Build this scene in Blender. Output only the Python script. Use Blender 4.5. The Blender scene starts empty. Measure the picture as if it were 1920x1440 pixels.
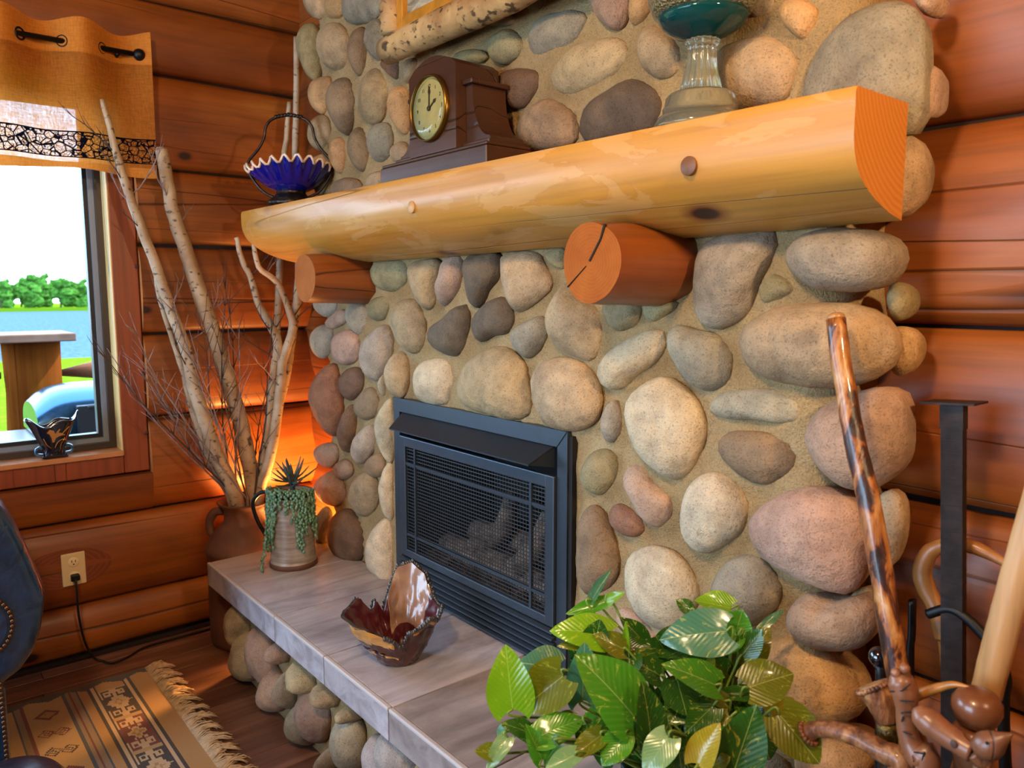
import bpy, bmesh, math, random
import numpy as np
from mathutils import Vector, Matrix, noise as mnoise

random.seed(7)
C = bpy.context.scene.collection
scene = bpy.context.scene
PI = math.pi

# ------------------------------------------------------------------ camera
FPX, YAW, PITCH, ROLL = 1440.4389, math.radians(50.3986), math.radians(-6.83805), math.radians(-0.0418)
CAM = np.array([1.80, -1.323, 1.42])
_f = np.array([-math.sin(YAW)*math.cos(PITCH), math.cos(YAW)*math.cos(PITCH), math.sin(PITCH)])
_r = np.array([math.cos(YAW), math.sin(YAW), 0.0]); _u = np.cross(_r, _f)
_c, _s = math.cos(ROLL), math.sin(ROLL)
ROT = np.array([_c*_r+_s*_u, -_s*_r+_c*_u, _f])
cd = bpy.data.cameras.new('camera'); cam = bpy.data.objects.new('camera', cd); C.objects.link(cam)
m3 = Matrix((ROT[0], ROT[1], -ROT[2])).transposed()
cam.matrix_world = Matrix.Translation(Vector(CAM)) @ m3.to_4x4()
cd.sensor_width = 36; cd.lens = FPX/1920*36; cd.clip_start = 0.02; cd.clip_end = 1000
cd.dof.use_dof = True; cd.dof.focus_distance = 1.95; cd.dof.aperture_fstop = 5.0
scene.camera = cam

def ray(px, py): return ROT.T @ np.array([(px-960)/FPX, -(py-720)/FPX, 1.0])
def wz(px, py, z): r = ray(px, py); return CAM + r*((z-CAM[2])/r[2])
def wy(px, py, y): r = ray(px, py); return CAM + r*((y-CAM[1])/r[1])
def wx(px, py, x): r = ray(px, py); return CAM + r*((x-CAM[0])/r[0])
def proj(P):
    q = (np.asarray(P)-CAM) @ ROT.T
    return np.stack([960+FPX*q[..., 0]/q[..., 2], 720-FPX*q[..., 1]/q[..., 2]], -1)

# ------------------------------------------------------------------ colour management, world, lights
vs = scene.view_settings
vs.view_transform = 'Standard'; vs.look = 'None'; vs.gamma = 1.0; vs.use_curve_mapping = False
vs.exposure = 0.5
scene.cycles.use_denoising = True
scene.cycles.max_bounces = 8
scene.cycles.sample_clamp_indirect = 6.0
scene.cycles.caustics_reflective = False; scene.cycles.caustics_refractive = False

world = bpy.data.worlds.new('sky'); scene.world = world; world.use_nodes = True
nt = world.node_tree; nt.nodes.clear()
sky = nt.nodes.new('ShaderNodeTexSky'); sky.sky_type = 'HOSEK_WILKIE'; sky.turbidity = 5.0
sky.sun_direction = Vector((0.15, 0.62, 0.77)).normalized(); sky.ground_albedo = 0.3
mixw = nt.nodes.new('ShaderNodeMixRGB'); mixw.inputs[0].default_value = 0.7
mixw.inputs[2].default_value = (0.52, 0.74, 1.0, 1)
nt.links.new(sky.outputs[0], mixw.inputs[1])
bg = nt.nodes.new('ShaderNodeBackground'); bg.inputs[1].default_value = 14.0
ow = nt.nodes.new('ShaderNodeOutputWorld')
nt.links.new(mixw.outputs[0], bg.inputs[0]); nt.links.new(bg.outputs[0], ow.inputs[0])

def light(name, typ, loc, energy, color=(1, 1, 1), **kw):
    l = bpy.data.lights.new(name, typ); l.energy = energy; l.color = color
    o = bpy.data.objects.new(name, l); C.objects.link(o); o.location = loc
    for k, v in kw.items(): setattr(l, k, v)
    return o
def aim(o, target):
    d = Vector(target)-o.location
    o.rotation_euler = d.to_track_quat('-Z', 'Y').to_euler()
sun = light('sun', 'SUN', (0, 20, 30), 9.0, (1.0, 0.95, 0.86), angle=0.01); aim(sun, (-3.0, 5.0, 11.0))
# portals in the window and the added rear opening (they only guide the sampling of the sky)
for nm, loc, tgt, sx, sy in (('window_portal', (-1.64, -1.80, 1.5), (0, -1.80, 1.5), 2.4, 1.38),
                             ('rear_fill_portal', (0.0, -4.66, 1.3), (0.0, 0, 1.3), 2.8, 2.0)):
    o = light(nm, 'AREA', loc, 1.0, shape='RECTANGLE', size=sx, size_y=sy); aim(o, tgt)
    o.data.cycles.is_portal = True
WARM = (1.0, 0.69, 0.38)
LAMPS = {'ceiling': ((1.35, -1.75, 2.62), 105), 'floor_lamp': ((2.55, -0.62, 1.95), 80), 'corner': ((-1.14, 0.03, 0.335), 48)}

# ------------------------------------------------------------------ helpers
def lin(c):
    return tuple((x/12.92 if x <= 0.04045 else ((x+0.055)/1.055)**2.4) for x in c)
def hx(h):
    h = h.lstrip('#'); return lin([int(h[i:i+2], 16)/255 for i in (0, 2, 4)])
def hx4(h): return hx(h)+(1.0,)

class MB:
    def __init__(s): s.v = []; s.f = []; s.mi = []
    def add(s, vs_, fs, mi=0):
        b = len(s.v); s.v += [tuple(map(float, p)) for p in vs_]
        s.f += [tuple(b+i for i in q) for q in fs]; s.mi += [mi]*len(fs); return s
    def box(s, lo, hi, mi=0, rot=None, bev=0.0):
        x0, y0, z0 = lo; x1, y1, z1 = hi
        if bev > 0:
            bm = bmesh.new(); bmesh.ops.create_cube(bm, size=1)
            for q in bm.verts: q.co = Vector(((x0+x1)/2+q.co.x*(x1-x0), (y0+y1)/2+q.co.y*(y1-y0), (z0+z1)/2+q.co.z*(z1-z0)))
            bmesh.ops.bevel(bm, geom=bm.edges[:], offset=bev, segments=2, profile=0.5, affect='EDGES')
            s.bm(bm, mi); return s
        p = [(x0, y0, z0), (x1, y0, z0), (x1, y1, z0), (x0, y1, z0), (x0, y0, z1), (x1, y0, z1), (x1, y1, z1), (x0, y1, z1)]
        return s.add(p, [(0, 3, 2, 1), (4, 5, 6, 7), (0, 1, 5, 4), (1, 2, 6, 5), (2, 3, 7, 6), (3, 0, 4, 7)], mi)
    def bm(s, bm, mi=0):
        bm.verts.ensure_lookup_table(); bm.verts.index_update()
        s.add([q.co[:] for q in bm.verts], [[l.vert.index for l in f.loops] for f in bm.faces], mi); bm.free(); return s
    def tube(s, path, rad, n=10, mi=0, cap=True, flat=1.0, up=None, jit=0.0):
        P = [Vector(p) for p in path]; k = len(P)
        R = [rad]*k if isinstance(rad, (int, float)) else list(rad)
        if len(R) != k: R = list(np.interp(np.linspace(0, 1, k), np.linspace(0, 1, len(R)), R))
        ring = []; prev = None; vv = []
        for i in range(k):
            t = (P[min(i+1, k-1)]-P[max(i-1, 0)]).normalized()
            if prev is None:
                a = Vector(up) if up else (Vector((0, 0, 1)) if abs(t.z) < 0.9 else Vector((1, 0, 0)))
                prev = a
            b = (prev - t*prev.dot(t)).normalized(); c = t.cross(b); prev = b
            for j in range(n):
                a = 2*PI*j/n; q = 1+(random.uniform(-jit, jit) if jit else 0)
                vv.append(P[i]+(b*math.cos(a)*R[i]*flat+c*math.sin(a)*R[i])*q)
        fs = [(i*n+j, i*n+(j+1) % n, (i+1)*n+(j+1) % n, (i+1)*n+j) for i in range(k-1) for j in range(n)]
        if cap: fs += [tuple(range(n-1, -1, -1)), tuple((k-1)*n+j for j in range(n))]
        return s.add(vv, fs, mi)
    def lathe(s, prof, c=(0, 0, 0), n=32, mi=0, rf=None, cap=True):
        cx, cy, cz = c; vv = []; k = len(prof)
        for (r, z) in prof:
            for j in range(n):
                a = 2*PI*j/n; q = rf(a, z) if rf else 1.0
                vv.append((cx+r*q*math.cos(a), cy+r*q*math.sin(a), cz+z))
        fs = [(i*n+j, i*n+(j+1) % n, (i+1)*n+(j+1) % n, (i+1)*n+j) for i in range(k-1) for j in range(n)]
        if cap: fs += [tuple(range(n-1, -1, -1)), tuple((k-1)*n+j for j in range(n))]
        return s.add(vv, fs, mi)
    def prism(s, poly, axis, a0, a1, mi=0):
        n = len(poly)
        def pt(p, a):
            return {'x': (a, p[0], p[1]), 'y': (p[0], a, p[1]), 'z': (p[0], p[1], a)}[axis]
        vv = [pt(p, a0) for p in poly]+[pt(p, a1) for p in poly]
        return s.add(vv, [tuple(range(n-1, -1, -1)), tuple(range(n, 2*n))]+[(i, (i+1) % n, n+(i+1) % n, n+i) for i in range(n)], mi)
    def sphere(s, c, r, n=12, m=8, mi=0, sc=(1, 1, 1)):
        prof = [(max(1e-4, math.sin(PI*i/m)), -math.cos(PI*i/m)) for i in range(m+1)]
        b = len(s.v); s.lathe(prof, n=n, mi=mi)
        for i in range(b, len(s.v)):
            v = s.v[i]; s.v[i] = (c[0]+v[0]*r*sc[0], c[1]+v[1]*r*sc[1], c[2]+v[2]*r*sc[2])
        return s
    def grid(s, nu, nv, fn, mi=0, close_u=False):
        vv = [fn(i/(nu-1) if not close_u else i/nu, j/(nv-1)) for i in range(nu) for j in range(nv)]
        fs = []
        for i in range(nu if close_u else nu-1):
            for j in range(nv-1):
                i2 = (i+1) % nu
                fs.append((i*nv+j, i2*nv+j, i2*nv+j+1, i*nv+j+1))
        return s.add(vv, fs, mi)
    def xform(s, M, start=0):
        for i in range(start, len(s.v)): s.v[i] = tuple(M @ Vector(s.v[i]))
        return s
    def mesh(s, name, mats, smooth=True, recalc=True):
        me = bpy.data.meshes.new(name); me.from_pydata(s.v, [], s.f)
        for m in (mats if isinstance(mats, (list, tuple)) else [mats]): me.materials.append(m)
        if any(s.mi): me.polygons.foreach_set('material_index', s.mi)
        if recalc:
            bm = bmesh.new(); bm.from_mesh(me); bmesh.ops.recalc_face_normals(bm, faces=bm.faces[:]); bm.to_mesh(me); bm.free()
        me.polygons.foreach_set('use_smooth', [bool(smooth)]*len(me.polygons))
        me.update(); return me

def obj(name, mb, mats, parent=None, smooth=True, auto=None, color=None, recalc=True, center=False, kind=None, label=None):
    me = mb.mesh(name, mats, smooth, recalc) if isinstance(mb, MB) else mb
    o = bpy.data.objects.new(name, me); C.objects.link(o)
    if center and len(me.vertices):
        c = sum((v.co for v in me.vertices), Vector())/len(me.vertices)
        me.transform(Matrix.Translation(-c)); o.location = c
    if auto is not None: sharp(me, auto)
    if parent is not None:
        o.parent = parent; o.matrix_parent_inverse = Matrix.Translation(-parent.location) if parent.rotation_euler.z == 0 else parent.matrix_basis.inverted()
    if color is not None: o.color = tuple(color)+(1.0,) if len(color) == 3 else color
    if kind: o['kind'] = kind
    if label: o['label'] = label
    return o
def sharp(me, ang):
    bm = bmesh.new(); bm.from_mesh(me); ca = math.radians(ang)
    for e in bm.edges:
        e.smooth = not (len(e.link_faces) != 2 or e.calc_face_angle(0) > ca)
    bm.to_mesh(me); bm.free()
def tag(o, label, cat, group=None):
    o['label'] = label; o['category'] = cat
    if group: o['group'] = group
    return o
def thing(name, label, cat, loc=(0, 0, 0), group=None):
    o = bpy.data.objects.new(name, None); C.objects.link(o); o.location = Vector([float(x) for x in loc]); o.empty_display_size = 0.05
    return tag(o, label, cat, group)
def struct(name, mb, mats, **kw):
    o = obj(name, mb, mats, **kw); o['kind'] = 'structure'; return o
def crom(pts, n=6, closed=False):
    P = [np.array(p, float) for p in pts]; k = len(P); out = []
    rng = range(k) if closed else range(k-1)
    for i in rng:
        p0, p1, p2, p3 = ((P[(i-1) % k], P[i], P[(i+1) % k], P[(i+2) % k]) if closed else
                          (P[max(i-1, 0)], P[i], P[i+1], P[min(i+2, k-1)]))
        for j in range(n):
            t = j/n
            out.append(0.5*((2*p1)+(-p0+p2)*t+(2*p0-5*p1+4*p2-p3)*t*t+(-p0+3*p1-3*p2+p3)*t**3))
    if not closed: out.append(P[-1])
    return out
def fbm(p, sc=1.0, o=3):
    return mnoise.fractal(Vector(p)*sc, 1.0, 2.0, o)

# ------------------------------------------------------------------ materials
class NT:
    def __init__(s, name):
        s.m = bpy.data.materials.new(name); s.m.use_nodes = True; s.t = s.m.node_tree
        s.b = s.t.nodes['Principled BSDF']; s.out = s.t.nodes['Material Output']
    def n(s, typ, **kw):
        x = s.t.nodes.new(typ)
        for k, v in kw.items(): setattr(x, k, v)
        return x
    def l(s, a, b): s.t.links.new(a, b)
    def coords(s, kind='Object', scale=(1, 1, 1), rnd=False):
        tc = s.n('ShaderNodeTexCoord'); mp = s.n('ShaderNodeMapping'); mp.inputs['Scale'].default_value = scale
        src = tc.outputs[kind]
        if rnd:
            oi = s.n('ShaderNodeObjectInfo'); ad = s.n('ShaderNodeVectorMath', operation='ADD')
            ml = s.n('ShaderNodeMath', operation='MULTIPLY'); ml.inputs[1].default_value = 37.0
            s.l(oi.outputs['Random'], ml.inputs[0]); s.l(src, ad.inputs[0]); s.l(ml.outputs[0], ad.inputs[1]); src = ad.outputs[0]
        s.l(src, mp.inputs[0]); return mp.outputs[0]
    def noise(s, vec, scale=5, detail=4, rough=0.55, dist=0.0):
        x = s.n('ShaderNodeTexNoise'); x.inputs['Scale'].default_value = scale; x.inputs['Detail'].default_value = detail
        x.inputs['Roughness'].default_value = rough; x.inputs['Distortion'].default_value = dist
        s.l(vec, x.inputs['Vector']); return x.outputs['Fac']
    def vor(s, vec, scale=5, feature='F1', out='Distance', rnd=1.0):
        x = s.n('ShaderNodeTexVoronoi', feature=feature); x.inputs['Scale'].default_value = scale
        x.inputs['Randomness'].default_value = rnd
        s.l(vec, x.inputs['Vector']); return x.outputs[out]
    def ramp(s, fac, stops, interp='LINEAR'):
        r = s.n('ShaderNodeValToRGB'); e = r.color_ramp; e.interpolation = interp
        while len(e.elements) < len(stops): e.elements.new(0.5)
        for el, (p, c) in zip(e.elements, stops):
            el.position = p; el.color = (hx4(c) if isinstance(c, str) else ((c, c, c, 1) if isinstance(c, (int, float)) else tuple(c)+(1,)))
        s.l(fac, r.inputs[0]); return r.outputs[0]
    def mix(s, a, b, fac, mode='MIX'):
        x = s.n('ShaderNodeMixRGB', blend_type=mode)
        for sock, v in ((x.inputs[0], fac), (x.inputs[1], a), (x.inputs[2], b)):
            if hasattr(v, 'node'): s.l(v, sock)
            elif isinstance(v, str): sock.default_value = hx4(v)
            elif isinstance(v, (int, float)): sock.default_value = v
            else: sock.default_value = tuple(v)+(1,)
        return x.outputs[0]
    def math(s, op, a, b=None):
        x = s.n('ShaderNodeMath', operation=op)
        for i, v in enumerate((a, b)):
            if v is None: continue
            if hasattr(v, 'node'): s.l(v, x.inputs[i])
            else: x.inputs[i].default_value = v
        return x.outputs[0]
    def bump(s, h, strength=0.3, dist=0.01, chain=None):
        x = s.n('ShaderNodeBump'); x.inputs['Strength'].default_value = strength; x.inputs['Distance'].default_value = dist
        s.l(h, x.inputs['Height'])
        if chain is not None: s.l(chain, x.inputs['Normal'])
        s.l(x.outputs[0], s.b.inputs['Normal']); return x.outputs[0]
    def set(s, **kw):
        al = {'rough': 'Roughness', 'metal': 'Metallic', 'spec': 'Specular IOR Level', 'coat': 'Coat Weight', 'coatr': 'Coat Roughness',
              'trans': 'Transmission Weight', 'ior': 'IOR', 'sub': 'Subsurface Weight', 'alpha': 'Alpha', 'sheen': 'Sheen Weight'}
        for k, v in kw.items():
            if k == 'col':
                if hasattr(v, 'node'): s.l(v, s.b.inputs['Base Color'])
                else: s.b.inputs['Base Color'].default_value = hx4(v) if isinstance(v, str) else tuple(v)+(1,)
            elif k == 'emit':
                s.b.inputs['Emission Color'].default_value = hx4(v[0]); s.b.inputs['Emission Strength'].default_value = v[1]
            else:
                so = s.b.inputs[al[k]]
                if hasattr(v, 'node'): s.l(v, so)
                else: so.default_value = v
        return s.m

def plain(name, col, rough=0.5, metal=0.0, nscale=0, namp=0.15, bump=0.0, **kw):
    t = NT(name)
    if nscale:
        v = t.coords('Object'); f = t.noise(v, nscale, 5)
        c = hx(col); d = tuple(x*(1-namp*2) for x in c); e = tuple(min(1, x*(1+namp)) for x in c)
        t.set(col=t.ramp(f, [(0.3, d), (0.7, e)]))
        if bump: t.bump(f, bump, 0.004)
    else: t.set(col=col)
    return t.set(rough=rough, metal=metal, **kw)

def log_wood(name, cols, axis='x', knots=True, rough=0.42, coat=0.25, grain=0.6, crk=(0.38, 0.5)):
    """stained peeled log: broad tone patches, fine long grain, drying cracks, knots"""
    t = NT(name)
    ax = {'x': (1, 0, 0), 'y': (0, 1, 0), 'z': (0, 0, 1)}[axis]
    def sc(along, across): return tuple(along if a else across for a in ax)
    v1 = t.coords('Object', sc(0.8, 3.2), True); v2 = t.coords('Object', sc(1.8, 60.0), True); v3 = t.coords('Object', sc(0.22, 7.5), True)
    n1 = t.noise(v1, 1.0, 4, 0.55, 0.6); n2 = t.noise(v2, 1.0, 3); n3 = t.noise(v3, 1.0, 1, 0.3, 0.0)
    col = t.ramp(n1, [(0.25, cols[0]), (0.45, cols[1]), (0.6, cols[2]), (0.78, cols[3])])
    col = t.mix(col, t.ramp(n2, [(0.28, 0.5), (0.5, 0.92), (0.7, 1.1)]), grain, 'MULTIPLY')
    crack = t.ramp(n3, [(0.494, 1.0), (0.4985, 0.15), (0.5015, 0.15), (0.506, 1.0)])
    v4 = t.coords('Object', sc(0.3, 1.2), True)
    msk = t.ramp(t.noise(v4, 1.6, 2), [(crk[0], 0.0), (crk[1], 1.0)])
    crack = t.mix((1, 1, 1), crack, msk)
    col = t.mix(col, crack, 0.85, 'MULTIPLY')
    if knots:
        v5 = t.coords('Object', sc(2.6, 4.2), True)
        k = t.vor(v5, 1.0)
        col = t.mix(t.ramp(k, [(0.0, '#1c0d06'), (0.06, '#2a1208'), (0.10, '#7a3a16')]), col, t.ramp(k, [(0.07, 0.0), (0.16, 1.0)]))
    t.set(col=col, rough=rough, coat=coat, coatr=0.25)
    b = t.bump(n2, 0.12, 0.004); t.bump(crack, 0.5, 0.006, b)
    return t.m

def birch(name, base='#b9a488', dark='#33241b', mid='#96795a', heavy=0):
    t = NT(name); v = t.coords('Object'); vb = t.coords('Object', (34, 34, 60), True)
    n = t.noise(v, 9, 4); d = t.noise(vb, 1.0, 3, 0.5)
    col = t.mix(t.ramp(n, [(0.35, mid), (0.6, base)]), dark, t.ramp(d, [(0.60-0.02*heavy, 0.0), (0.67-0.02*heavy, 0.85)]))
    k = t.noise(v, 15, 3, 0.6, 1.0)
    col = t.mix(col, dark, t.ramp(k, [(0.66-0.035*heavy, 0.0), (0.72-0.02*heavy, 0.85)]))
    t.set(col=col, rough=0.65); t.bump(d, 0.3+0.5*heavy, 0.004); return t.m

def make_stone_mat(name='river_stone'):
    t = NT(name); v = t.coords('Object', rnd=True)
    oi = t.n('ShaderNodeObjectInfo')
    n1 = t.noise(v, 7, 4, 0.6, 0.4); n2 = t.noise(v, 260, 3, 0.7); n3 = t.noise(v, 28, 4, 0.6)
    col = t.mix(oi.outputs['Color'], t.ramp(n1, [(0.28, (0.62, 0.58, 0.55)), (0.5, (0.95, 0.93, 0.9)), (0.72, (1.2, 1.13, 1.03))]), 1.0, 'MULTIPLY')
    col = t.mix(col, t.ramp(n3, [(0.3, 0.72), (0.55, 1.0), (0.75, 1.1)]), 0.8, 'MULTIPLY')
    col = t.mix(col, t.ramp(n2, [(0.33, 0.35), (0.46, 1.0), (0.66, 1.0), (0.78, 1.5)]), 0.75, 'MULTIPLY')
    cr = t.noise(v, 4.2, 2, 0.5, 1.2)
    crk = t.ramp(cr, [(0.496, 1.0), (0.4995, 0.6), (0.5005, 0.6), (0.504, 1.0)])
    col = t.mix(col, crk, t.ramp(t.noise(v, 3.1, 1), [(0.56, 0.0), (0.64, 0.7)]), 'MULTIPLY')
    t.set(col=col, rough=0.72, spec=0.3)
    b = t.bump(n3, 0.55, 0.014); b = t.bump(n2, 0.5, 0.004, b)
    pit = t.ramp(t.vor(v, 55), [(0.06, 0.0), (0.16, 1.0)]); t.bump(pit, 0.18, 0.003, b)
    return t.m

M = {}
M['stone'] = make_stone_mat()
t = NT('mortar'); v = t.coords('Object'); n1 = t.noise(v, 5, 4); n2 = t.noise(v, 240, 3, 0.75)
c = t.ramp(n1, [(0.3, '#9c8058'), (0.5, '#b09468'), (0.7, '#c2a97e')]); c = t.mix(c, t.ramp(n2, [(0.3, 0.55), (0.5, 1.0), (0.75, 1.25)]), 0.7, 'MULTIPLY')
t.set(col=c, rough=0.92, spec=0.1); b = t.bump(t.noise(v, 40, 4), 0.6, 0.014); t.bump(n2, 1.0, 0.007, b); M['mortar'] = t.m
M['log'] = log_wood('stained_log', ['#50210c', '#7d3f11', '#99541b', '#b27432'], rough=0.5, coat=0.12)
M['log_end'] = plain('log_end_grain', '#c07a42', 0.5, nscale=14, namp=0.15)
M['mantel'] = log_wood('mantel_pine', ['#a86a24', '#bd8230', '#c99240', '#d6a554'], rough=0.42, coat=0.15, grain=0.45, crk=(0.42, 0.5))
M['bracket'] = log_wood('bracket_log', ['#5a260c', '#7f3f14', '#97531c', '#ad6a2a'], axis='y')
M['trim'] = log_wood('window_trim', ['#7a3418', '#8a3f1e', '#964824', '#a4532a'], axis='z', knots=False)
M['chink'] = plain('dark_gap', '#1c0d07', 0.9)
t = NT('plank_floor'); v = t.coords('Object', (18, 1.2, 1), True); n = t.noise(v, 1.0, 5, 0.6, 0.4); oi = t.n('ShaderNodeObjectInfo')
c = t.ramp(n, [(0.3, '#422a22'), (0.5, '#664638'), (0.7, '#8a6654')]); c = t.mix(c, t.ramp(oi.outputs['Random'], [(0, 0.7), (1, 1.25)]), 0.8, 'MULTIPLY')
t.set(col=c, rough=0.38, coat=0.15); t.bump(n, 0.2, 0.003); M['floor'] = t.m
t = NT('hearth_tile'); v = t.coords('Object', (2.2, 0.8, 4), True); n = t.noise(v, 2.2, 6, 0.65, 1.2); v2 = t.coords('Object', (9, 1.2, 9), True); n2 = t.noise(v2, 1.5, 5, 0.6, 0.8)
oi = t.n('ShaderNodeObjectInfo')
c = t.ramp(n, [(0.28, '#857b78'), (0.48, '#a9a09c'), (0.68, '#c2bab6')]); c = t.mix(c, t.ramp(n2, [(0.36, 0.62), (0.5, 1.0), (0.7, 1.12)]), 0.7, 'MULTIPLY')
c = t.mix(c, oi.outputs['Color'], 1.0, 'MULTIPLY')
t.set(col=c, rough=0.34, spec=0.5); t.bump(n2, 0.25, 0.004); M['tile'] = t.m
M['grout'] = plain('grout', '#4f4640', 0.9)
M['black_metal'] = plain('charcoal_metal', '#3d464f', 0.38, 0.55, nscale=30, namp=0.04)
M['black_metal2'] = plain('charcoal_hood', '#262c34', 0.42, 0.5)
M['soot'] = plain('sooty_black', '#0d0c0c', 0.85)
M['screen'] = plain('screen_wire', '#3a3d40', 0.5, 0.5)
M['black'] = plain('black_iron', '#0f0e10', 0.45, 0.4)
M['iron'] = plain('forged_iron', '#2a1e1a', 0.55, 0.5, nscale=40, namp=0.3, bump=0.3)
M['walnut'] = log_wood('dark_mahogany', ['#2a1306', '#381b09', '#43230d', '#502e13'], axis='x', knots=False, rough=0.42, coat=0.08, grain=0.3)
M['birch'] = birch('birch_bark'); M['birch_frame'] = birch('frame_birch_bark', '#bd9a66', '#2a1a0e', '#8a6238', 1)
M['twig'] = plain('dark_twig', '#43302a', 0.7, nscale=30, namp=0.3)
M['twig_pale'] = plain('pale_twig', '#8d7a76', 0.7, nscale=30, namp=0.25)

def peel_patches(m, tint='#e6c08e', dark='#a9703c'):
    """left-over inner bark on the peeled log: irregular paler islands with a thin rim"""
    t = NT.__new__(NT); t.m = m; t.t = m.node_tree; t.b = t.t.nodes['Principled BSDF']; t.out = t.t.nodes['Material Output']
    src = t.b.inputs['Base Color'].links[0].from_socket
    v = t.coords('Object', (2.2, 6, 6)); n = t.noise(v, 1.6, 5, 0.6, 1.0)
    c = t.mix(src, tint, t.ramp(n, [(0.53, 0.0), (0.55, 0.16)]))
    c = t.mix(c, dark, t.ramp(n, [(0.52, 0.0), (0.53, 0.35), (0.54, 0.0)]))
    n2 = t.noise(t.coords('Object', (1.2, 4, 4)), 2.0, 3)
    c = t.mix(c, '#c08442', t.ramp(n2, [(0.5, 0.0), (0.7, 0.4)]))
    t.l(c, t.b.inputs['Base Color'])
peel_patches(M['mantel'])
# ================================================================== the room
CEIL = 2.85
fl = struct('floor', MB().box((-1.7, -4.7, -0.12), (4.7, 0.6, -0.012)), M['chink'], smooth=False)
def plank_mesh(L):
    return MB().box((-0.0595, -L/2, -0.012), (0.0595, L/2, 0.0), bev=0.0012).mesh('plank', M['floor'], False)
pm = {L: plank_mesh(L) for L in (0.9, 1.2, 1.5)}
x = -1.44
while x < 2.35:
    y = 0.12-random.uniform(0, 0.5)
    while y > -2.3:
        L = random.choice((0.9, 1.2, 1.5))
        o = obj('plank', pm[L], None, fl); o.location = (x, y-L/2, 0); y -= L+0.002
    x += 0.1205
struct('ceiling', MB().box((-1.75, -4.75, CEIL), (4.75, 0.75, CEIL+0.1)), plain('ceiling_pine', '#7a4422', 0.6), smooth=False)

def make_log(parent, p0, d, out, L, z0, z1, depth, clip=None, seed=0, mats=None):
    nseg = max(3, int(L/0.09)); npf = 13; mb = MB(); H = (z1-z0)*1.0; zm = (z0+z1)/2
    vv = []
    for i in range(nseg+1):
        s = L*i/nseg
        for j in range(npf):
            a = -PI/2+PI*j/(npf-1)
            yy = depth*max(0, math.cos(a))**0.75; zz = zm+H/2*math.sin(a)
            q = Vector((s*0.8+seed*9.7, yy*3, zz*2.5)); yy += 0.012*fbm(q, 1.2, 2)*math.cos(a)
            zz += 0.006*fbm(q+Vector((3, 5, 1)), 1.5, 2)
            if clip is not None and zz > clip: zz = clip
            vv.append((s, yy, zz))
        vv.append((s, -0.03, min(z1, clip) if clip is not None else z1)); vv.append((s, -0.03, z0))
    k = npf+2
    fs = [(i*k+j, (i+1)*k+j, (i+1)*k+(j+1) % k, i*k+(j+1) % k) for i in range(nseg) for j in range(k)]
    mb.add(vv, fs, 0); mb.f += [tuple(range(k)), tuple(nseg*k+j for j in reversed(range(k)))]; mb.mi += [1, 1]
    me = mb.mesh('log', mats or [M['log'], M['log_end']], True); sharp(me, 50)
    o = bpy.data.objects.new('log', me); C.objects.link(o); o.parent = parent
    d = Vector(d); out = Vector(out); up = d.cross(out)
    mw = Matrix((d, out, up)).transposed().to_4x4(); mw.translation = Vector(p0); o.matrix_world = mw
    o.matrix_basis = mw
    return o

# window opening in the left wall
WY0, WY1, WZ0, WZ1 = -3.0, -0.605, 0.80, 2.18
XW = -1.50
wl = struct('wall_left', MB().box((-1.72, -4.72, -0.1), (XW, WY0-0.02, CEIL)).box((-1.72, WY1+0.02, -0.1), (XW, 0.7, CEIL))
            .box((-1.72, WY0-0.02, -0.1), (XW, WY1+0.02, WZ0-0.03)).box((-1.72, WY0-0.02, WZ1+0.02), (XW, WY1+0.02, CEIL)), M['chink'], smooth=False)
ZL = [0.012, 0.212, 0.545, 0.92, 1.254, 1.603, 1.902, 2.262, 2.53, 2.85]
LD, LO = (0, -1, 0), (1, 0, 0)
for i in range(len(ZL)-1):
    a, b = ZL[i]+0.003, ZL[i+1]-0.003
    if b < 0.6: make_log(wl, (XW, 0.21, 0), LD, LO, 4.8, a, b, 0.058, seed=i)
    elif a < 0.6:
        make_log(wl, (XW, 0.21, 0), LD, LO, 0.21+0.508, a, b, 0.058, seed=i)
        make_log(wl, (XW, -0.509, 0), LD, LO, 4.05, a, b, 0.058, clip=0.700, seed=i)
    elif a < 2.2:
        make_log(wl, (XW, 0.21, 0), LD, LO, 0.21+0.508, a, b, 0.055, seed=i)
        make_log(wl, (XW, -3.10, 0), LD, LO, 1.5, a, b, 0.055, seed=i+20)
    else: make_log(wl, (XW, 0.21, 0), LD, LO, 4.8, a, b, 0.058, seed=i)
# back wall, interrupted by the stone chimney
YB = 0.235
wb = struct('wall_back', MB().box((-1.72, YB, -0.1), (-0.9, YB+0.2, CEIL)).box((1.02, YB, -0.1), (4.72, YB+0.2, CEIL)).box((-1.72, 0.55, -0.1), (4.72, 0.7, CEIL)), M['chink'], smooth=False)
ZB = [0.012, 0.31, 0.66, 1.018, 1.355, 1.724, 2.085, 2.44, 2.85]
for i in range(len(ZB)-1):
    a, b = ZB[i]+0.003, ZB[i+1]-0.003
    make_log(wb, (-0.93, YB, 0), (-1, 0, 0), (0, -1, 0), 0.575, a, b, 0.058, seed=40+i)
    make_log(wb, (4.6, YB, 0), (-1, 0, 0), (0, -1, 0), 3.55, a, b, 0.058, seed=60+i)
# walls behind the camera; the unseen rear opening is added for fill daylight
pw = plain('plain_log_wall', '#8a4a20', 0.6, nscale=4, namp=0.2)
struct('wall_rear', MB().box((-1.72, -4.85, -0.1), (-1.4, -4.65, CEIL)).box((1.4, -4.85, -0.1), (4.85, -4.65, CEIL))
       .box((-1.4, -4.85, -0.1), (1.4, -4.65, 0.3)).box((-1.4, -4.85, 2.3), (1.4, -4.65, CEIL)), pw, smooth=False)
struct('wall_right', MB().box((4.65, -4.85, -0.1), (4.85, 0.7, CEIL)), pw, smooth=False)
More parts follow.
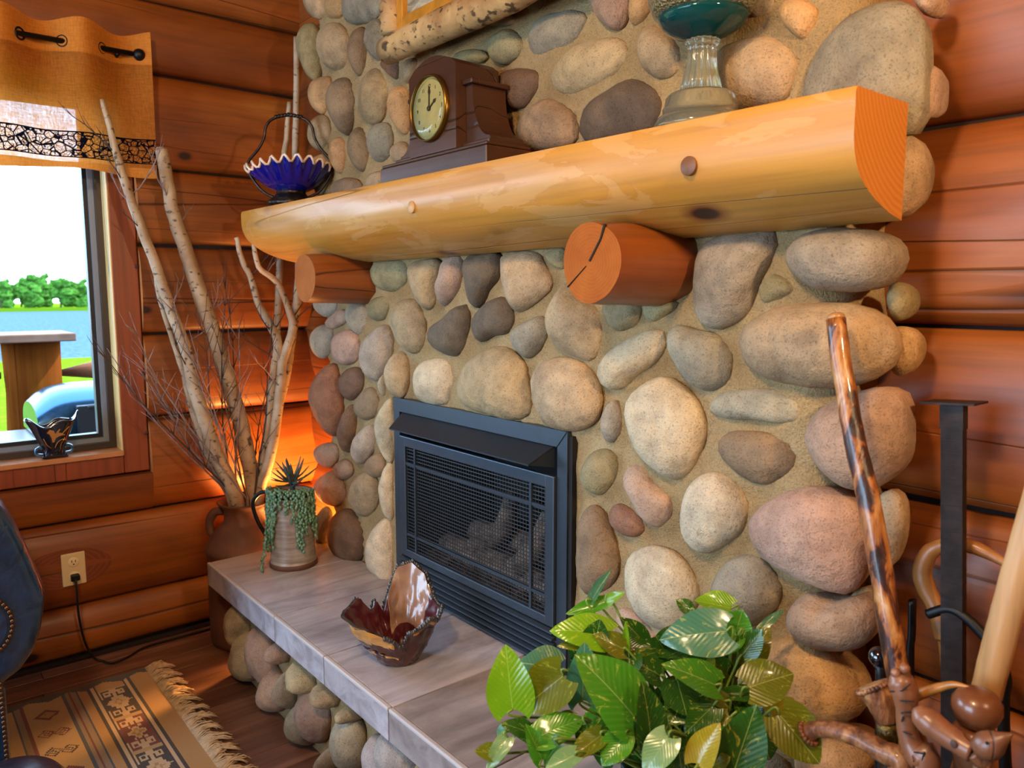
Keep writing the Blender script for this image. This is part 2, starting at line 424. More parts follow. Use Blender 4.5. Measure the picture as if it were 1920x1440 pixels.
# window_1
glass = NT('window_glass'); g_t = glass.n('ShaderNodeBsdfTransparent'); g_g = glass.n('ShaderNodeBsdfGlossy'); g_g.inputs['Roughness'].default_value = 0.02
g_m = glass.n('ShaderNodeMixShader'); g_f = glass.n('ShaderNodeFresnel'); g_f.inputs[0].default_value = 1.35
g_t.inputs[0].default_value = (0.97, 0.99, 1.0, 1)
glass.l(g_f.outputs[0], g_m.inputs[0]); glass.l(g_t.outputs[0], g_m.inputs[1]); glass.l(g_g.outputs[0], g_m.inputs[2]); glass.l(g_m.outputs[0], glass.out.inputs[0]); M['glass'] = glass.m
M['jamb'] = log_wood('pine_jamb', ['#dcb062', '#e6be74', '#efcb86', '#f4d69a'], axis='z', knots=False)
CW = 0.092; XC = -1.474
win = struct('window_1', MB().box((-1.66, WY1-0.004, WZ0-0.012), (XC-0.004, WY1+0.012, WZ1+0.012), bev=0.001).box((-1.66, WY0-0.012, WZ0-0.012), (XC-0.004, WY0+0.004, WZ1+0.012), bev=0.001)
             .box((-1.66, WY0, WZ1-0.004), (XC-0.004, WY1, WZ1+0.012)), M['jamb'], smooth=False)
obj('window_casing', MB().box((XW-0.01, WY1, WZ0-CW), (XC, WY1+CW, WZ1+CW), bev=0.004), M['trim'], win, False)
obj('window_casing', MB().box((XW-0.01, WY0-CW, WZ0-CW), (XC, WY0, WZ1+CW), bev=0.004), M['trim'], win, False)
obj('window_casing', MB().box((XW-0.01, WY0, WZ0-CW), (XC, WY1-0.0005, WZ0-0.002), bev=0.004), M['trim'], win, False)
obj('window_casing', MB().box((XW-0.01, WY0, WZ1), (XC, WY1-0.0005, WZ1+CW), bev=0.004), M['trim'], win, False)
obj('window_sill', MB().box((-1.66, WY0, WZ0-0.02), (XC+0.012, WY1, WZ0), bev=0.003), plain('sill_board', '#c98a5a', 0.25, coat=0.4, nscale=8, namp=0.1), win, False)
def frame_ring(x0, x1, y0, y1, z0, z1, w):
    return MB().box((x0, y0, z0), (x1, y0+w, z1)).box((x0, y1-w, z0), (x1, y1, z1)).box((x0, y0+w, z0), (x1, y1-w, z0+w)).box((x0, y0+w, z1-w), (x1, y1-w, z1))
obj('window_frame', frame_ring(-1.655, -1.56, WY0+0.004, WY1-0.004, WZ0+0.002, WZ1-0.004, 0.022), plain('bronze_frame', '#2c1f1c', 0.4), win, False)
obj('window_sash', frame_ring(-1.645, -1.585, WY0+0.026, WY1-0.026, WZ0+0.024, WZ1-0.026, 0.018), plain('grey_sash', '#7d8894', 0.35), win, False)
obj('window_gasket', frame_ring(-1.64, -1.60, WY0+0.044, WY1-0.044, WZ0+0.042, WZ1-0.044, 0.016), plain('black_gasket', '#0c0d12', 0.5), win, False)
obj('pane', MB().box((-1.622, WY0+0.058, WZ0+0.056), (-1.618, WY1-0.058, WZ1-0.058)), M['glass'], win, False)
for yy, zz in ((WY1+CW-0.006, 1.10), (WY1+CW-0.006, 0.86), (WY1+CW-0.006, 1.52)):
    obj('wood_plug', MB().lathe([(0.008, 0), (0.008, 0.003), (0.006, 0.004)], n=10).xform(Matrix.Translation((XC, yy, zz)) @ Matrix.Rotation(PI/2, 4, 'Y')), plain('dark_plug', '#4a1f12', 0.6), win)

# ------------------------------------------------------------------ outdoors
t = NT('lawn'); v = t.coords('Object'); n = t.noise(v, 2.5, 6, 0.7); c = t.ramp(n, [(0.3, '#2e480a'), (0.5, '#425e0e'), (0.7, '#567016')])
t.set(col=c, rough=1.0, spec=0.0); M['lawn'] = t.m
def lawn_pt(u, w):
    x = -1.9-u*60; return (x, -25+w*55, -0.5-2.6*min(1, u*1.05)+0.05*fbm((x, w*55, 0), 0.4))
struct('ground', MB().grid(40, 30, lawn_pt), M['lawn'])
t = NT('lake'); v = t.coords('Object', (0.25, 1, 1)); n = t.noise(v, 3, 4); t.set(col=t.ramp(n, [(0.3, '#2a3c4c'), (0.7, '#3c4e60')]), rough=0.9, spec=0.0); t.bump(n, 0.4, 0.2); M['lake'] = t.m
tag(obj('lake', MB().box((-204, -60, -3.4), (-55, 150, -3.02)), M['lake'], smooth=False), 'calm grey lake water beyond the lawn outside the window', 'lake')
struct('far_shore', MB().box((-300, -100, -3.4), (-204.2, 220, -2.2)), plain('shore_grass', '#46600f', 1.0, spec=0.0), smooth=False)
t = NT('foliage'); v = t.coords('Object', rnd=True); n = t.noise(v, 1.6, 5, 0.7); t.set(col=t.ramp(n, [(0.3, '#1c3a10'), (0.5, '#2c501a'), (0.7, '#42682c')]), rough=1.0, spec=0.0); M['foliage'] = t.m
def tree_mesh(seed):
    mb = MB(); rng = random.Random(seed)
    for k in range(14):
        c0 = (rng.uniform(-0.9, 0.9), rng.uniform(-1.3, 1.3), rng.uniform(0.7, 6.9)); r = rng.uniform(1.1, 1.6)*(1.1-0.08*c0[2])
        b = len(mb.v); mb.sphere(c0, r, 14, 10)
        for i in range(b, len(mb.v)):
            vq = Vector(mb.v[i]); dd = (vq-Vector(c0)); vq += dd*0.5*fbm(vq+Vector((seed*7, 0, 0)), 1.6); mb.v[i] = tuple(vq)
    return mb.mesh('crown', M['foliage'], False)
tms = [tree_mesh(k) for k in range(4)]
trunk_me = MB().tube([(0, 0, -0.1), (0.1, 0, 1.5), (0, 0.1, 3.0)], [0.25, 0.2, 0.1], 8).mesh('trunk', M['twig'])
for k in range(24):
    dist_ = 208+7.5*(k % 3); loc = (-dist_, (0.045+0.0095*k)*dist_, -2.3)
    tr = thing('tree', 'green broadleaf tree in the hedge-like row across the lake', 'tree', loc, 'trees on the far shore')
    sc_ = random.uniform(0.85, 1.15)
    for nm, me in (('crown', tms[k % 4]), ('trunk', trunk_me)):
        o = bpy.data.objects.new(nm, me); C.objects.link(o); o.parent = tr; o.scale = (sc_, sc_, sc_)
# deck, log railing post, rails, grill
M['deck'] = plain('weathered_deck', '#4a4642', 0.9, nscale=6, namp=0.1, spec=0.05)
dk = struct('deck', MB().box((-5.4, -4.0, 0.02), (-1.74, 4.0, 0.09)), M['chink'], smooth=False)
dm = MB().box((-0.068, -4.0, 0.0), (0.068, 4.0, 0.03), bev=0.003).mesh('deck_board', M['deck'], False)
for k in range(26):
    o = obj('deck_board', dm, None, dk); o.location = (-1.83-k*0.14, 0, 0.09)
M['post'] = log_wood('railing_cedar', ['#3c1a08', '#4c240a', '#58300f', '#643a16'], axis='z', rough=0.95, coat=0.0); M['post'].node_tree.nodes['Principled BSDF'].inputs['Specular IOR Level'].default_value = 0.0
pc = wx(60, 700, -3.35)
def post_rf(a, z): return 1+0.05*math.sin(2*a+1)+0.05*math.sin(3*a+z*4)
post = thing('railing_post', 'thick peeled log railing post with a flat square cap on the deck', 'post', (pc[0], pc[1], 0.12))
zcap = wx(55, 632, -3.35)[2]
obj('post_log', MB().lathe([(0.15, 0.12), (0.155, 0.3), (0.15, 0.6), (0.145, 0.85), (0.15, zcap-0.02)], (pc[0], pc[1], 0), 28, rf=post_rf), M['post'], post)
obj('post_cap', MB().box((pc[0]-0.22, pc[1]-0.20, zcap-0.02), (pc[0]+0.22, pc[1]+0.20, zcap+0.025), bev=0.006), plain('weathered_cap', '#6a5448', 0.9, nscale=7, spec=0.05), post, False)
zr = wx(150, 697, -3.35)[2]
for y0, y1, w in ((pc[1]+0.15, pc[1]+2.3, 'that runs from the capped post behind the grill'), (pc[1]-2.3, pc[1]-0.15, 'that runs from the capped post away from the grill')):
    pts = [(pc[0], y0+(y1-y0)*q, zr+0.012*math.sin(q*9)) for q in np.linspace(0, 1, 14)]
    rr = [0.02 if (abs(p[1]-pc[1]) < 0.17) else min(0.052, 0.02+0.20*(abs(p[1]-pc[1])-0.15)) for p in pts]
    tag(obj('deck_rail', MB().tube(pts, rr, 12), log_wood('rail_cedar', ['#46200a', '#54290e', '#603214', '#6c3c1c'], axis='y', rough=0.95, coat=0.0)), 'peeled log deck rail '+w, 'rail')
# gas grill
gx = -2.55
gy0 = wx(57, 790, gx)[1]; gz0 = wx(90, 808, gx)[2]; gz1 = wx(150, 716, gx)[2]
gr = thing('gas_grill', 'gas grill with a rounded steel lid standing on the deck outside', 'grill', (gx, gy0+0.35, 0.12))
gw = 0.72; gd = 0.24
def lid_pt(u, w):
    a = PI*w; yy = gy0+gw*u; e = 1-(abs(2*u-1))**6*0.35
    return (gx+gd*math.cos(a), yy, gz0+(gz1-gz0)*math.sin(a)**0.55*e)
lid = obj('lid', MB().grid(20, 16, lid_pt).add([lid_pt(0, j/15) for j in range(16)], [tuple(range(16))]).add([lid_pt(1, j/15) for j in range(16)], [tuple(range(16))]),
          plain('polished_steel', '#2c4a66', 0.22, 0.9), gr, recalc=True)
obj('lid_panel', MB().box((gx+gd*0.86, gy0+0.16, gz0-0.01), (gx+gd+0.012, gy0+gw-0.06, gz0+(gz1-gz0)*0.62), bev=0.006), plain('lid_dark', '#3b3f48', 0.3, 0.6), lid, False)
obj('lid_handle', MB().tube([(gx+gd+0.05, gy0+0.2, gz0+0.14), (gx+gd+0.05, gy0+gw-0.1, gz0+0.14)], 0.012, 8), M['black'], lid)
obj('firebox_body', MB().box((gx-gd, gy0+0.03, gz0-0.2), (gx+gd, gy0+gw-0.03, gz0-0.002), bev=0.02), plain('grill_black', '#17181b', 0.4), gr, False)
obj('control_panel', MB().box((gx+gd, gy0+0.02, gz0-0.14), (gx+gd+0.05, gy0+gw-0.02, gz0-0.03), bev=0.008), plain('grill_steel', '#9aa0a8', 0.3, 0.7), gr, False)
obj('side_shelf', MB().box((gx-0.22, gy0-0.42, gz0-0.05), (gx+0.24, gy0+0.028, gz0-0.012), bev=0.01), plain('white_shelf', '#6a6a68', 0.4), gr, False)
obj('cabinet', MB().box((gx-gd, gy0+0.05, 0.17), (gx+gd, gy0+gw-0.05, gz0-0.2), bev=0.01), plain('grill_cabinet', '#22242a', 0.5), gr, False)
for yy in (gy0+0.1, gy0+gw-0.1):
    for xx in (gx-gd+0.06, gx+gd-0.06):
        obj('leg', MB().box((xx-0.02, yy-0.02, 0.12), (xx+0.02, yy+0.02, 0.17)), M['black'], gr, False)

# ================================================================== chimney
CX0, CX1, YM = -0.955, 1.105, 0.024
FX0, FX1, FZ0, FZ1 = -0.40, 0.40, 0.40, 1.05
def chim_path():
    P = [(CX0, 0.55), (CX0, 0.3), (CX0, 0.15), (CX0, 0.075), (CX0+0.015, 0.045), (CX0+0.04, YM)]
    xs = np.arange(CX0+0.07, CX1-0.06, 0.0165); P += [(x, YM) for x in xs]
    P += [(CX1-0.04, YM), (CX1-0.015, 0.045), (CX1, 0.075), (CX1, 0.15), (CX1, 0.3), (CX1, 0.55)]
    return P
PP = chim_path(); ZZ = np.arange(0, CEIL+0.001, 0.0165); mb = MB(); nz = len(ZZ)
for (x, y) in PP:
    for z in ZZ:
        d = 0.011*fbm((x*2, y*2, z*2), 2.2, 3)+0.004*fbm((x, y, z), 22, 2)
        if y <= YM+0.001: mb.v.append((x, y-d, z))
        else:
            s = -1 if x < 0 else 1; mb.v.append((x+s*d, y, z))
for i in range(len(PP)-1):
    for j in range(nz-1):
        xc = (PP[i][0]+PP[i+1][0])/2; zc = ZZ[j]+0.008
        if PP[i][1] <= YM+0.001 and FX0 < xc < FX1 and FZ0 < zc < FZ1: continue
        mb.f.append((i*nz+j, (i+1)*nz+j, (i+1)*nz+j+1, i*nz+j+1)); mb.mi.append(0)
chim = thing('stone_chimney', 'river rock chimney breast of rounded stones set in sandy mortar', 'fireplace', (0.07, 0.2, 0))
mortar_o = obj('mortar', mb, M['mortar'], chim)

SC = {'g': '#8f897c', 'b': '#87745f', 't': '#a8967a', 'o': '#b4946c', 'p': '#a58d80', 'w': '#c2b7a2', 'd': '#665a4d', 'y': '#8d8669', 'r': '#8a6452', 'k': '#6f5646', 'l': '#9a9296', 'u': '#a39a8c'}
OUTL = []   # outlines already on the chimney face
def build_stone(parent, poly_px, Y0, code, plane='y', h=None, back=0.03, fit=True, X0=None, poly_uw=None, seed=None):
    """a rounded cobble: outline seen in the photo, laid on its wall plane, with a domed front"""
    rng = random.Random(len(OUTL)*13+5 if seed is None else seed)
    if poly_uw is None:
        q = [(wy(px, py, Y0) if plane == 'y' else wx(px, py, X0)) for px, py in poly_px]
        uw = np.array([(p[0], p[2]) if plane == 'y' else (p[1], p[2]) for p in q])
        # the far side of a dome hides its own foot, so start a little smaller on that side
    else: uw = np.array(poly_uw)
    sm = np.array(crom(uw, 5, True))
    lo, hi = sm.min(0), sm.max(0); c = (lo+hi)/2
    NA, NR = 30, 9
    def radial(c):
        out = []
        for k in range(NA):
            a = 2*PI*k/NA; d = np.array([math.cos(a), math.sin(a)]); best = 0
            for i in range(len(sm)):
                p, q2 = sm[i]-c, sm[(i+1) % len(sm)]-c; e = q2-p
                den = d[0]*e[1]-d[1]*e[0]
                if abs(den) < 1e-12: continue
                tt = (p[0]*e[1]-p[1]*e[0])/den; ss = (p[0]*d[1]-p[1]*d[0])/den
                if -1e-6 <= ss <= 1+1e-6 and tt > best: best = tt
            out.append(best if best > 0 else 0.01)
        return np.array(out)
    R = radial(c); R = (R+np.roll(R, 1)*0.25+np.roll(R, -1)*0.25)/1.5
    half = (hi-lo)/2; mr = min(half)
    hh = h if h is not None else max(0.022, min(0.078, 0.5*mr+0.008))
    pw_, qw_ = rng.uniform(2.0, 2.7), rng.uniform(1.55, 1.95)
    tilt = np.array([rng.uniform(-0.14, 0.14), rng.uniform(-0.14, 0.14)])
    off = Vector((rng.uniform(-50, 50), rng.uniform(-50, 50), rng.uniform(-50, 50)))
    def make(c, sc):
        P = []
        def put(u, w, dep):
            P.append((u, Y0-dep, w) if plane == 'y' else (X0+dep, u, w))
        put(c[0], c[1], hh)
        for r in range(1, NR+1):
            s = math.sin(PI/2*r/NR)
            for k in range(NA):
                a = 2*PI*k/NA; du = math.cos(a)*R[k]*s*sc[0]; dw = math.sin(a)*R[k]*s*sc[1]
                dep = hh*(max(0.0, 1-s**pw_))**(1/qw_)
                dep += (du*tilt[0]+dw*tilt[1])*(1-s)
                nz_ = fbm(Vector((du, dw, dep))*(0.9/mr)+off, 1.0, 3)
                dep += 0.085*mr*nz_*(1-s*0.7); g = 1+0.04*nz_
                put(c[0]+du*g, c[1]+dw*g, dep)
        for r, (sq, dp) in enumerate(((0.93, -0.45), (0.72, -0.85), (0.4, -1.0))):
            for k in range(NA):
                a = 2*PI*k/NA; put(c[0]+math.cos(a)*R[k]*sq*sc[0], c[1]+math.sin(a)*R[k]*sq*sc[1], dp*back)
        return np.array(P)
    sc = np.array([1.0, 1.0])
    if fit and poly_uw is None:
        tp = np.array(crom(poly_px, 5, True)); tlo, thi = tp.min(0), tp.max(0)
        for it in range(4):
            P = make(c, sc)[:1+NR*NA]; pp = proj(P); plo, phi = pp.min(0), pp.max(0)
            cur = P.mean(0); e = (tlo+thi)/2-(plo+phi)/2
            mp = (plo+phi)/2
            A = wy(mp[0], mp[1], Y0) if plane == 'y' else wx(mp[0], mp[1], X0)
            B = wy(mp[0]+e[0], mp[1]+e[1], Y0) if plane == 'y' else wx(mp[0]+e[0], mp[1]+e[1], X0)
            D = B-A; c = c+np.array([D[0] if plane == 'y' else D[1], D[2]])
            sc = sc*np.clip((thi-tlo)/(phi-plo), 0.75, 1.25)
    P = make(c, sc)
    fs = [(0, 1+k, 1+(k+1) % NA) for k in range(NA)]
    for r in range(NR+2):
        for k in range(NA):
            a0 = 1+r*NA+k; a1 = 1+r*NA+(k+1) % NA; fs.append((a0, a0+NA, a1+NA, a1))
    fs.append(tuple(1+(NR+2)*NA+k for k in range(NA)))
    col = np.array(hx(SC[code]))*np.array([1.08, 1.0, 0.86]); col = col*rng.uniform(0.88, 1.1)*np.array([1+rng.uniform(-0.05, 0.05), 1, 1+rng.uniform(-0.06, 0.06)])
    o = obj('stone', MB().add(P, fs), M['stone'], parent, color=tuple(np.clip(col, 0, 1)), center=True)
    if plane == 'y': OUTL.append((np.array([c[0]+np.cos(2*PI*np.arange(NA)/NA)*R*sc[0], c[1]+np.sin(2*PI*np.arange(NA)/NA)*R*sc[1]]).T, c))
    return o
# outlines of the stones as seen in the photograph: (x0, y0, zoom) then colour code and points in zoomed pixels
STONES = [
 (500, 0, 3.0, [
  ('t', (205,-60), (330,-60), (330,50), (300,110), (250,100), (215,50)),
  ('o', (345,-40), (440,-20), (430,60), (395,105), (340,100), (322,60)),
  ('g', (440,-30), (640,-40), (645,60), (600,120), (500,140), (440,110), (430,50)),
  ('t', (650,-40), (750,-40), (740,190), (715,225), (680,180), (645,80)),
  ('y', (200,140), (260,130), (290,170), (300,300), (290,430), (260,460), (210,410), (170,330), (165,240), (175,170)),
  ('t', (300,160), (380,125), (450,170), (470,260), (450,350), (400,400), (330,380), (285,310), (278,220)),
  ('b', (470,190), (530,150), (560,180), (555,330), (540,400), (500,430), (465,360), (452,280)),
  ('g', (570,130), (620,105), (660,140), (685,230), (660,310), (620,345), (570,310), (545,240)),
  ('k', (650,330), (700,300), (740,310), (755,380), (740,450), (690,410), (640,370)),
  ('o', (250,470), (320,430), (365,440), (355,520), (330,600), (300,645), (250,610), (230,540)),
  ('b', (350,490), (420,435), (470,460), (495,540), (490,640), (450,760), (400,730), (350,640), (330,560)),
  ('t', (540,450), (600,385), (650,400), (685,480), (675,580), (640,680), (580,705), (520,660), (497,570)),
  ('o', (700,500), (760,485), (800,530), (800,720), (760,755), (700,680), (675,590)),
  ('t', (250,680), (310,645), (355,680), (360,750), (330,820), (280,850), (235,800), (228,730)),
  ('o', (355,800), (400,770), (440,800), (450,880), (430,960), (390,975), (350,900)),
  ('b', (470,740), (510,715), (550,740), (575,830), (565,930), (530,970), (480,920), (452,830)),
  ('g', (580,720), (640,690), (690,700), (712,780), (690,870), (640,915), (590,890), (560,810)),
  ('t', (700,830), (760,795), (800,830), (790,900), (740,920), (695,895)),
  ('o', (270,880), (320,870), (335,930), (300,960), (255,920)),
  ('b', (360,1040), (430,1000), (500,1010), (540,1060), (500,1120), (370,1130)),
  ('t', (560,990), (640,965), (660,1040), (620,1080), (560,1060)),
  ('y', (265,970), (345,960), (370,1050), (350,1110), (280,1100)),
  ('y', (1250,220), (1330,165), (1400,180), (1445,240), (1420,310), (1340,365), (1280,350), (1240,290)),
  ('g', (1480,150), (1560,90), (1700,55), (1790,70), (1805,120), (1750,220), (1640,290), (1520,315), (1475,250)),
  ('k', (1290,430), (1400,385), (1510,395), (1550,440), (1520,520), (1450,600), (1380,610), (1330,560)),
  ('b', (1420,680), (1500,590), (1580,555), (1660,580), (1740,650), (1760,730), (1740,800), (1560,850), (1440,830), (1400,770)),
  ('y', (1050,310), (1150,275), (1235,300), (1235,345), (1150,360), (1060,345)),
  ('t', (780,340), (850,330), (820,420), (775,470), (758,400)),
  ('g', (1230,110), (1310,60), (1400,90), (1380,140), (1300,150)),
 ]),
 (1100, 0, 2.341, [
  ('t', (0,180), (120,165), (175,195), (185,240), (140,310), (60,370), (-60,415), (-140,390), (-155,340), (-100,240)),
  ('d', (0,470), (100,400), (200,345), (290,390), (330,470), (310,540), (250,600), (50,640), (-30,590), (-20,510)),
  ('p', (20,-40), (180,-40), (185,60), (150,130), (90,120), (40,60)),
  ('o', (200,-40), (275,-40), (280,40), (230,100), (185,95)),
  ('t', (230,150), (280,110), (350,140), (430,240), (400,320), (320,350), (250,310), (220,230)),
  ('t', (560,230), (680,175), (790,160), (880,200), (930,280), (900,360), (870,440), (700,490), (600,470), (540,400)),
  ('o', (860,10), (930,-10), (1000,20), (1015,80), (985,150), (950,175), (890,130), (845,60)),
  ('g', (720,-40), (830,-40), (820,50), (740,90), (715,50)),
 ]),
 (560, 400, 3.0, [
  ('y', (400,310), (430,275), (520,262), (600,270), (620,310), (600,400), (540,445), (460,430), (415,380)),
  ('t', (625,270), (790,255), (795,300), (770,390), (765,500), (730,545), (690,520), (650,430), (620,340)),
  ('p', (810,250), (915,240), (925,300), (910,400), (870,470), (800,525), (770,480), (765,400), (790,340)),
  ('d', (925,250), (1000,230), (1130,222), (1145,280), (1120,370), (1060,440), (1010,530), (960,510), (935,420), (922,330)),
  ('t', (1150,225), (1340,215), (1380,290), (1430,370), (1410,430), (1330,500), (1240,560), (1190,500), (1155,400), (1142,300)),
  ('y', (1400,215), (1500,200), (1500,310), (1440,300), (1395,250)),
  ('u', (85,490), (200,487), (215,530), (180,580), (140,580), (95,540)),
  ('p', (160,600), (240,540), (270,560), (270,610), (200,650), (150,640)),
  ('g', (270,520), (330,497), (380,520), (390,600), (360,680), (310,670), (265,600), (258,550)),
  ('y', (395,500), (440,470), (500,465), (515,530), (490,590), (430,605), (385,570)),
  ('t', (530,510), (590,480), (660,490), (710,580), (720,680), (690,770), (640,790), (580,740), (530,660), (510,580)),
  ('d', (740,660), (830,590), (940,510), (965,560), (960,680), (930,770), (890,805), (800,780), (725,730)),
  ('d', (990,570), (1060,500), (1150,467), (1200,520), (1215,620), (1170,680), (1090,690), (1020,725), (975,680), (970,610)),
  ('g', (1200,650), (1290,600), (1370,577), (1400,620), (1390,720), (1320,800), (1270,815), (1210,760), (1190,690)),
  ('t', (1400,520), (1450,430), (1510,385), (1600,470), (1690,530), (1715,620), (1700,740), (1650,830), (1560,810), (1460,760), (1400,680), (1383,590)),
  ('g', (80,660), (130,625), (190,640), (200,700), (180,790), (130,820), (80,770), (60,710)),
  ('p', (190,690), (250,655), (320,665), (350,720), (340,820), (270,855), (200,830), (178,760)),
  ('u', (360,720), (420,650), (490,625), (530,680), (525,780), (480,890), (420,945), (360,900), (338,820)),
  ('t', (490,840), (540,780), (590,790), (620,860), (615,970), (580,1040), (510,1020), (480,930)),
  ('u', (450,940), (480,905), (490,1000), (470,1025), (445,980)),
  ('w', (660,860), (720,825), (800,815), (860,850), (875,930), (850,1060), (760,1080), (660,1040), (640,950)),
  ('t', (920,870), (1000,790), (1120,745), (1200,770), (1270,860), (1290,1000), (1310,1130), (1200,1165), (1000,1115), (900,1050), (892,960)),
  ('t', (1320,900), (1380,830), (1500,805), (1600,840), (1680,930), (1710,1030), (1690,1160), (1600,1220), (1500,1225), (1390,1190), (1330,1080), (1303,960)),
  ('r', (70,950), (150,850), (200,855), (225,950), (250,1080), (230,1210), (190,1255), (110,1190), (65,1090), (55,1010)),
  ('k', (225,920), (280,870), (350,870), (370,940), (350,1010), (290,1055), (230,1010)),
  ('b', (320,1050), (390,980), (440,990), (460,1060), (440,1140), (380,1165), (330,1140), (308,1090)),
  ('k', (230,1180), (280,1080), (325,1090), (325,1180), (290,1310), (250,1345), (215,1290)),
  ('u', (320,1260), (390,1190), (430,1200), (440,1290), (400,1370), (330,1410), (290,1360)),
  ('w', (440,1150), (500,1070), (530,1060), (530,1390), (490,1370), (440,1280), (425,1200)),
  ('p', (90,1320), (140,1290), (210,1300), (225,1360), (190,1430), (120,1410), (85,1360)),
  ('u', (1710,1110), (1760,1050), (1800,1090), (1820,1180), (1800,1260), (1750,1290), (1705,1240), (1698,1170)),
 ]),
 (1100, 400, 3.0, [
  ('w', (60,890), (130,780), (250,700), (380,652), (440,660), (455,740), (400,830), (280,910), (200,975), (130,990), (75,950)),
  ('w', (220,1030), (300,960), (420,915), (520,960), (620,1060), (675,1180), (660,1300), (600,1420), (510,1498), (420,1470), (330,1400), (260,1290), (215,1150)),
  ('y', (90,510), (250,485), (315,495), (310,570), (270,640), (190,668), (130,620)),
  ('y', (330,500), (430,487), (520,500), (450,570), (370,615), (320,570)),
  ('g', (620,200), (750,130), (950,100), (1075,100), (1070,180), (1010,300), (950,430), (890,560), (800,630), (730,655), (650,620), (605,530), (598,370)),
  ('y', (970,420), (1030,350), (1080,340), (1160,400), (1170,440), (1080,490), (990,500)),
  ('g', (460,640), (520,625), (600,650), (720,680), (800,760), (825,850), (800,950), (700,1000), (620,980), (540,910), (480,800), (450,710)),
  ('u', (690,1095), (780,1015), (900,985), (1060,985), (1150,1020), (1210,1090), (1200,1160), (1120,1185), (960,1165), (800,1155), (720,1130)),
 ]),
 (1040, 800, 3.0, [
  ('b', (925,80), (990,30), (1130,20), (1250,50), (1340,110), (1365,180), (1320,260), (1200,325), (1090,300), (1000,220), (930,140)),
  ('y', (150,230), (210,140), (290,125), (350,170), (360,260), (310,350), (240,385), (160,340), (140,280)),
  ('p', (400,230), (440,207), (500,230), (560,310), (640,380), (670,440), (640,530), (570,565), (490,500), (430,400), (385,300)),
  ('r', (310,470), (360,430), (430,460), (490,510), (515,570), (480,610), (420,620), (340,580), (305,520)),
  ('w', (705,500), (720,380), (780,290), (870,250), (960,270), (1040,340), (1085,440), (1080,560), (1000,650), (850,710), (770,680), (710,590)),
  ('b', (130,560), (160,460), (230,440), (280,490), (320,600), (365,750), (340,870), (280,930), (190,950), (130,900), (120,720)),
  ('w', (395,760), (430,700), (530,665), (650,690), (740,770), (800,890), (820,960), (740,1090), (640,1150), (540,1110), (450,1010), (400,900)),
  ('g', (885,860), (950,770), (1050,715), (1170,740), (1250,840), (1280,930), (1240,1020), (1130,1110), (1020,1130), (920,1050), (880,950)),
  ('p', (350,1030), (430,1030), (550,1130), (600,1200), (480,1230), (370,1150)),
  ('p', (760,1200), (880,1180), (900,1280), (800,1310)),
 ]),
 (560, 720, 2.572, [
  ('p', (165,400), (210,360), (250,380), (260,430), (220,462), (180,440)),
  ('p', (75,480), (140,420), (200,450), (230,520), (215,580), (160,590), (90,550)),
  ('b', (320,370), (380,330), (415,360), (415,430), (380,450), (330,430)),
  ('t', (240,520), (270,440), (330,415), (380,470), (385,560), (350,630), (290,635), (245,580)),
  ('w', (390,470), (420,400), (452,385), (452,650), (410,610), (385,550)),
  ('k', (140,660), (180,610), (240,600), (290,660), (320,740), (310,830), (260,870), (190,830), (145,750)),
  ('g', (60,680), (100,610), (140,600), (140,770), (90,770)),
  ('w', (320,830), (330,720), (380,650), (450,680), (450,950), (400,930), (330,890)),
 ]),
]
Y_ST = 0.012
for ox, oy, s, lst in STONES:
    for e in lst:
        build_stone(chim, [(ox+x/s, oy+y/s) for x, y in e[1:]], Y_ST, e[0])
# the big stones that turn the right corner
CORNER = [
 (1100, 0, 2.341, [('g', (950,400), (990,260), (1080,140), (1200,50), (1350,5), (1440,20), (1485,80), (1492,300), (1480,500), (1440,590), (1390,600), (1180,560), (960,520)),
                   ('t', (1240,640), (1360,590), (1440,600), (1475,700), (1450,840), (1390,930), (1290,960), (1220,800))]),
 (1100, 400, 3.0, [('g', (1130,220), (1200,130), (1330,85), (1550,85), (1680,110), (1750,180), (1760,270), (1700,370), (1620,430), (1450,445), (1280,430), (1170,350), (1120,260)),
                   ('t', (860,680), (950,590), (1080,525), (1300,500), (1500,505), (1620,545), (1720,650), (1755,740), (1740,830), (1680,900), (1550,960), (1350,985), (1200,970), (1040,930), (930,850), (870,760)),
                   ('p', (1230,1230), (1290,1120), (1400,1050), (1560,1000), (1720,975), (1790,1040), (1805,1200), (1800,1380), (1730,1480), (1600,1560), (1450,1530), (1320,1430), (1250,1340))]),
 (1040, 800, 3.0, [('p', (1090,530), (1150,450), (1280,370), (1420,335), (1560,340), (1680,390), (1740,480), (1770,700), (1740,860), (1680,930), (1600,940), (1450,890), (1300,810), (1180,730), (1110,620)),
                   ('p', (1305,1040), (1340,960), (1430,935), (1530,970), (1620,985), (1720,940), (1790,960), (1815,1080), (1780,1200), (1650,1260), (1500,1255), (1380,1190), (1310,1120)),
                   ('o', (1080,1380), (1200,1200), (1380,1200), (1590,1320), (1725,1470), (1734,1620), (1560,1680), (1230,1710), (1080,1590))]),
 (1480, 960, 3.0, [('o', (40,1290), (180,1240), (330,1270), (430,1350), (440,1480), (260,1560), (60,1500))]),
]
for ox, oy, s, lst in CORNER:
    for e in lst:
        if oy == 0: build_stone(chim, [(ox+x/s, oy+y/s) for x, y in e[1:]], 0.034 if e[0] == 'g' else 0.062, e[0], h=0.048, back=0.10)
        else: build_stone(chim, [(ox+x/s, oy+y/s) for x, y in e[1:]], Y_ST, e[0], h=0.075, back=0.11)
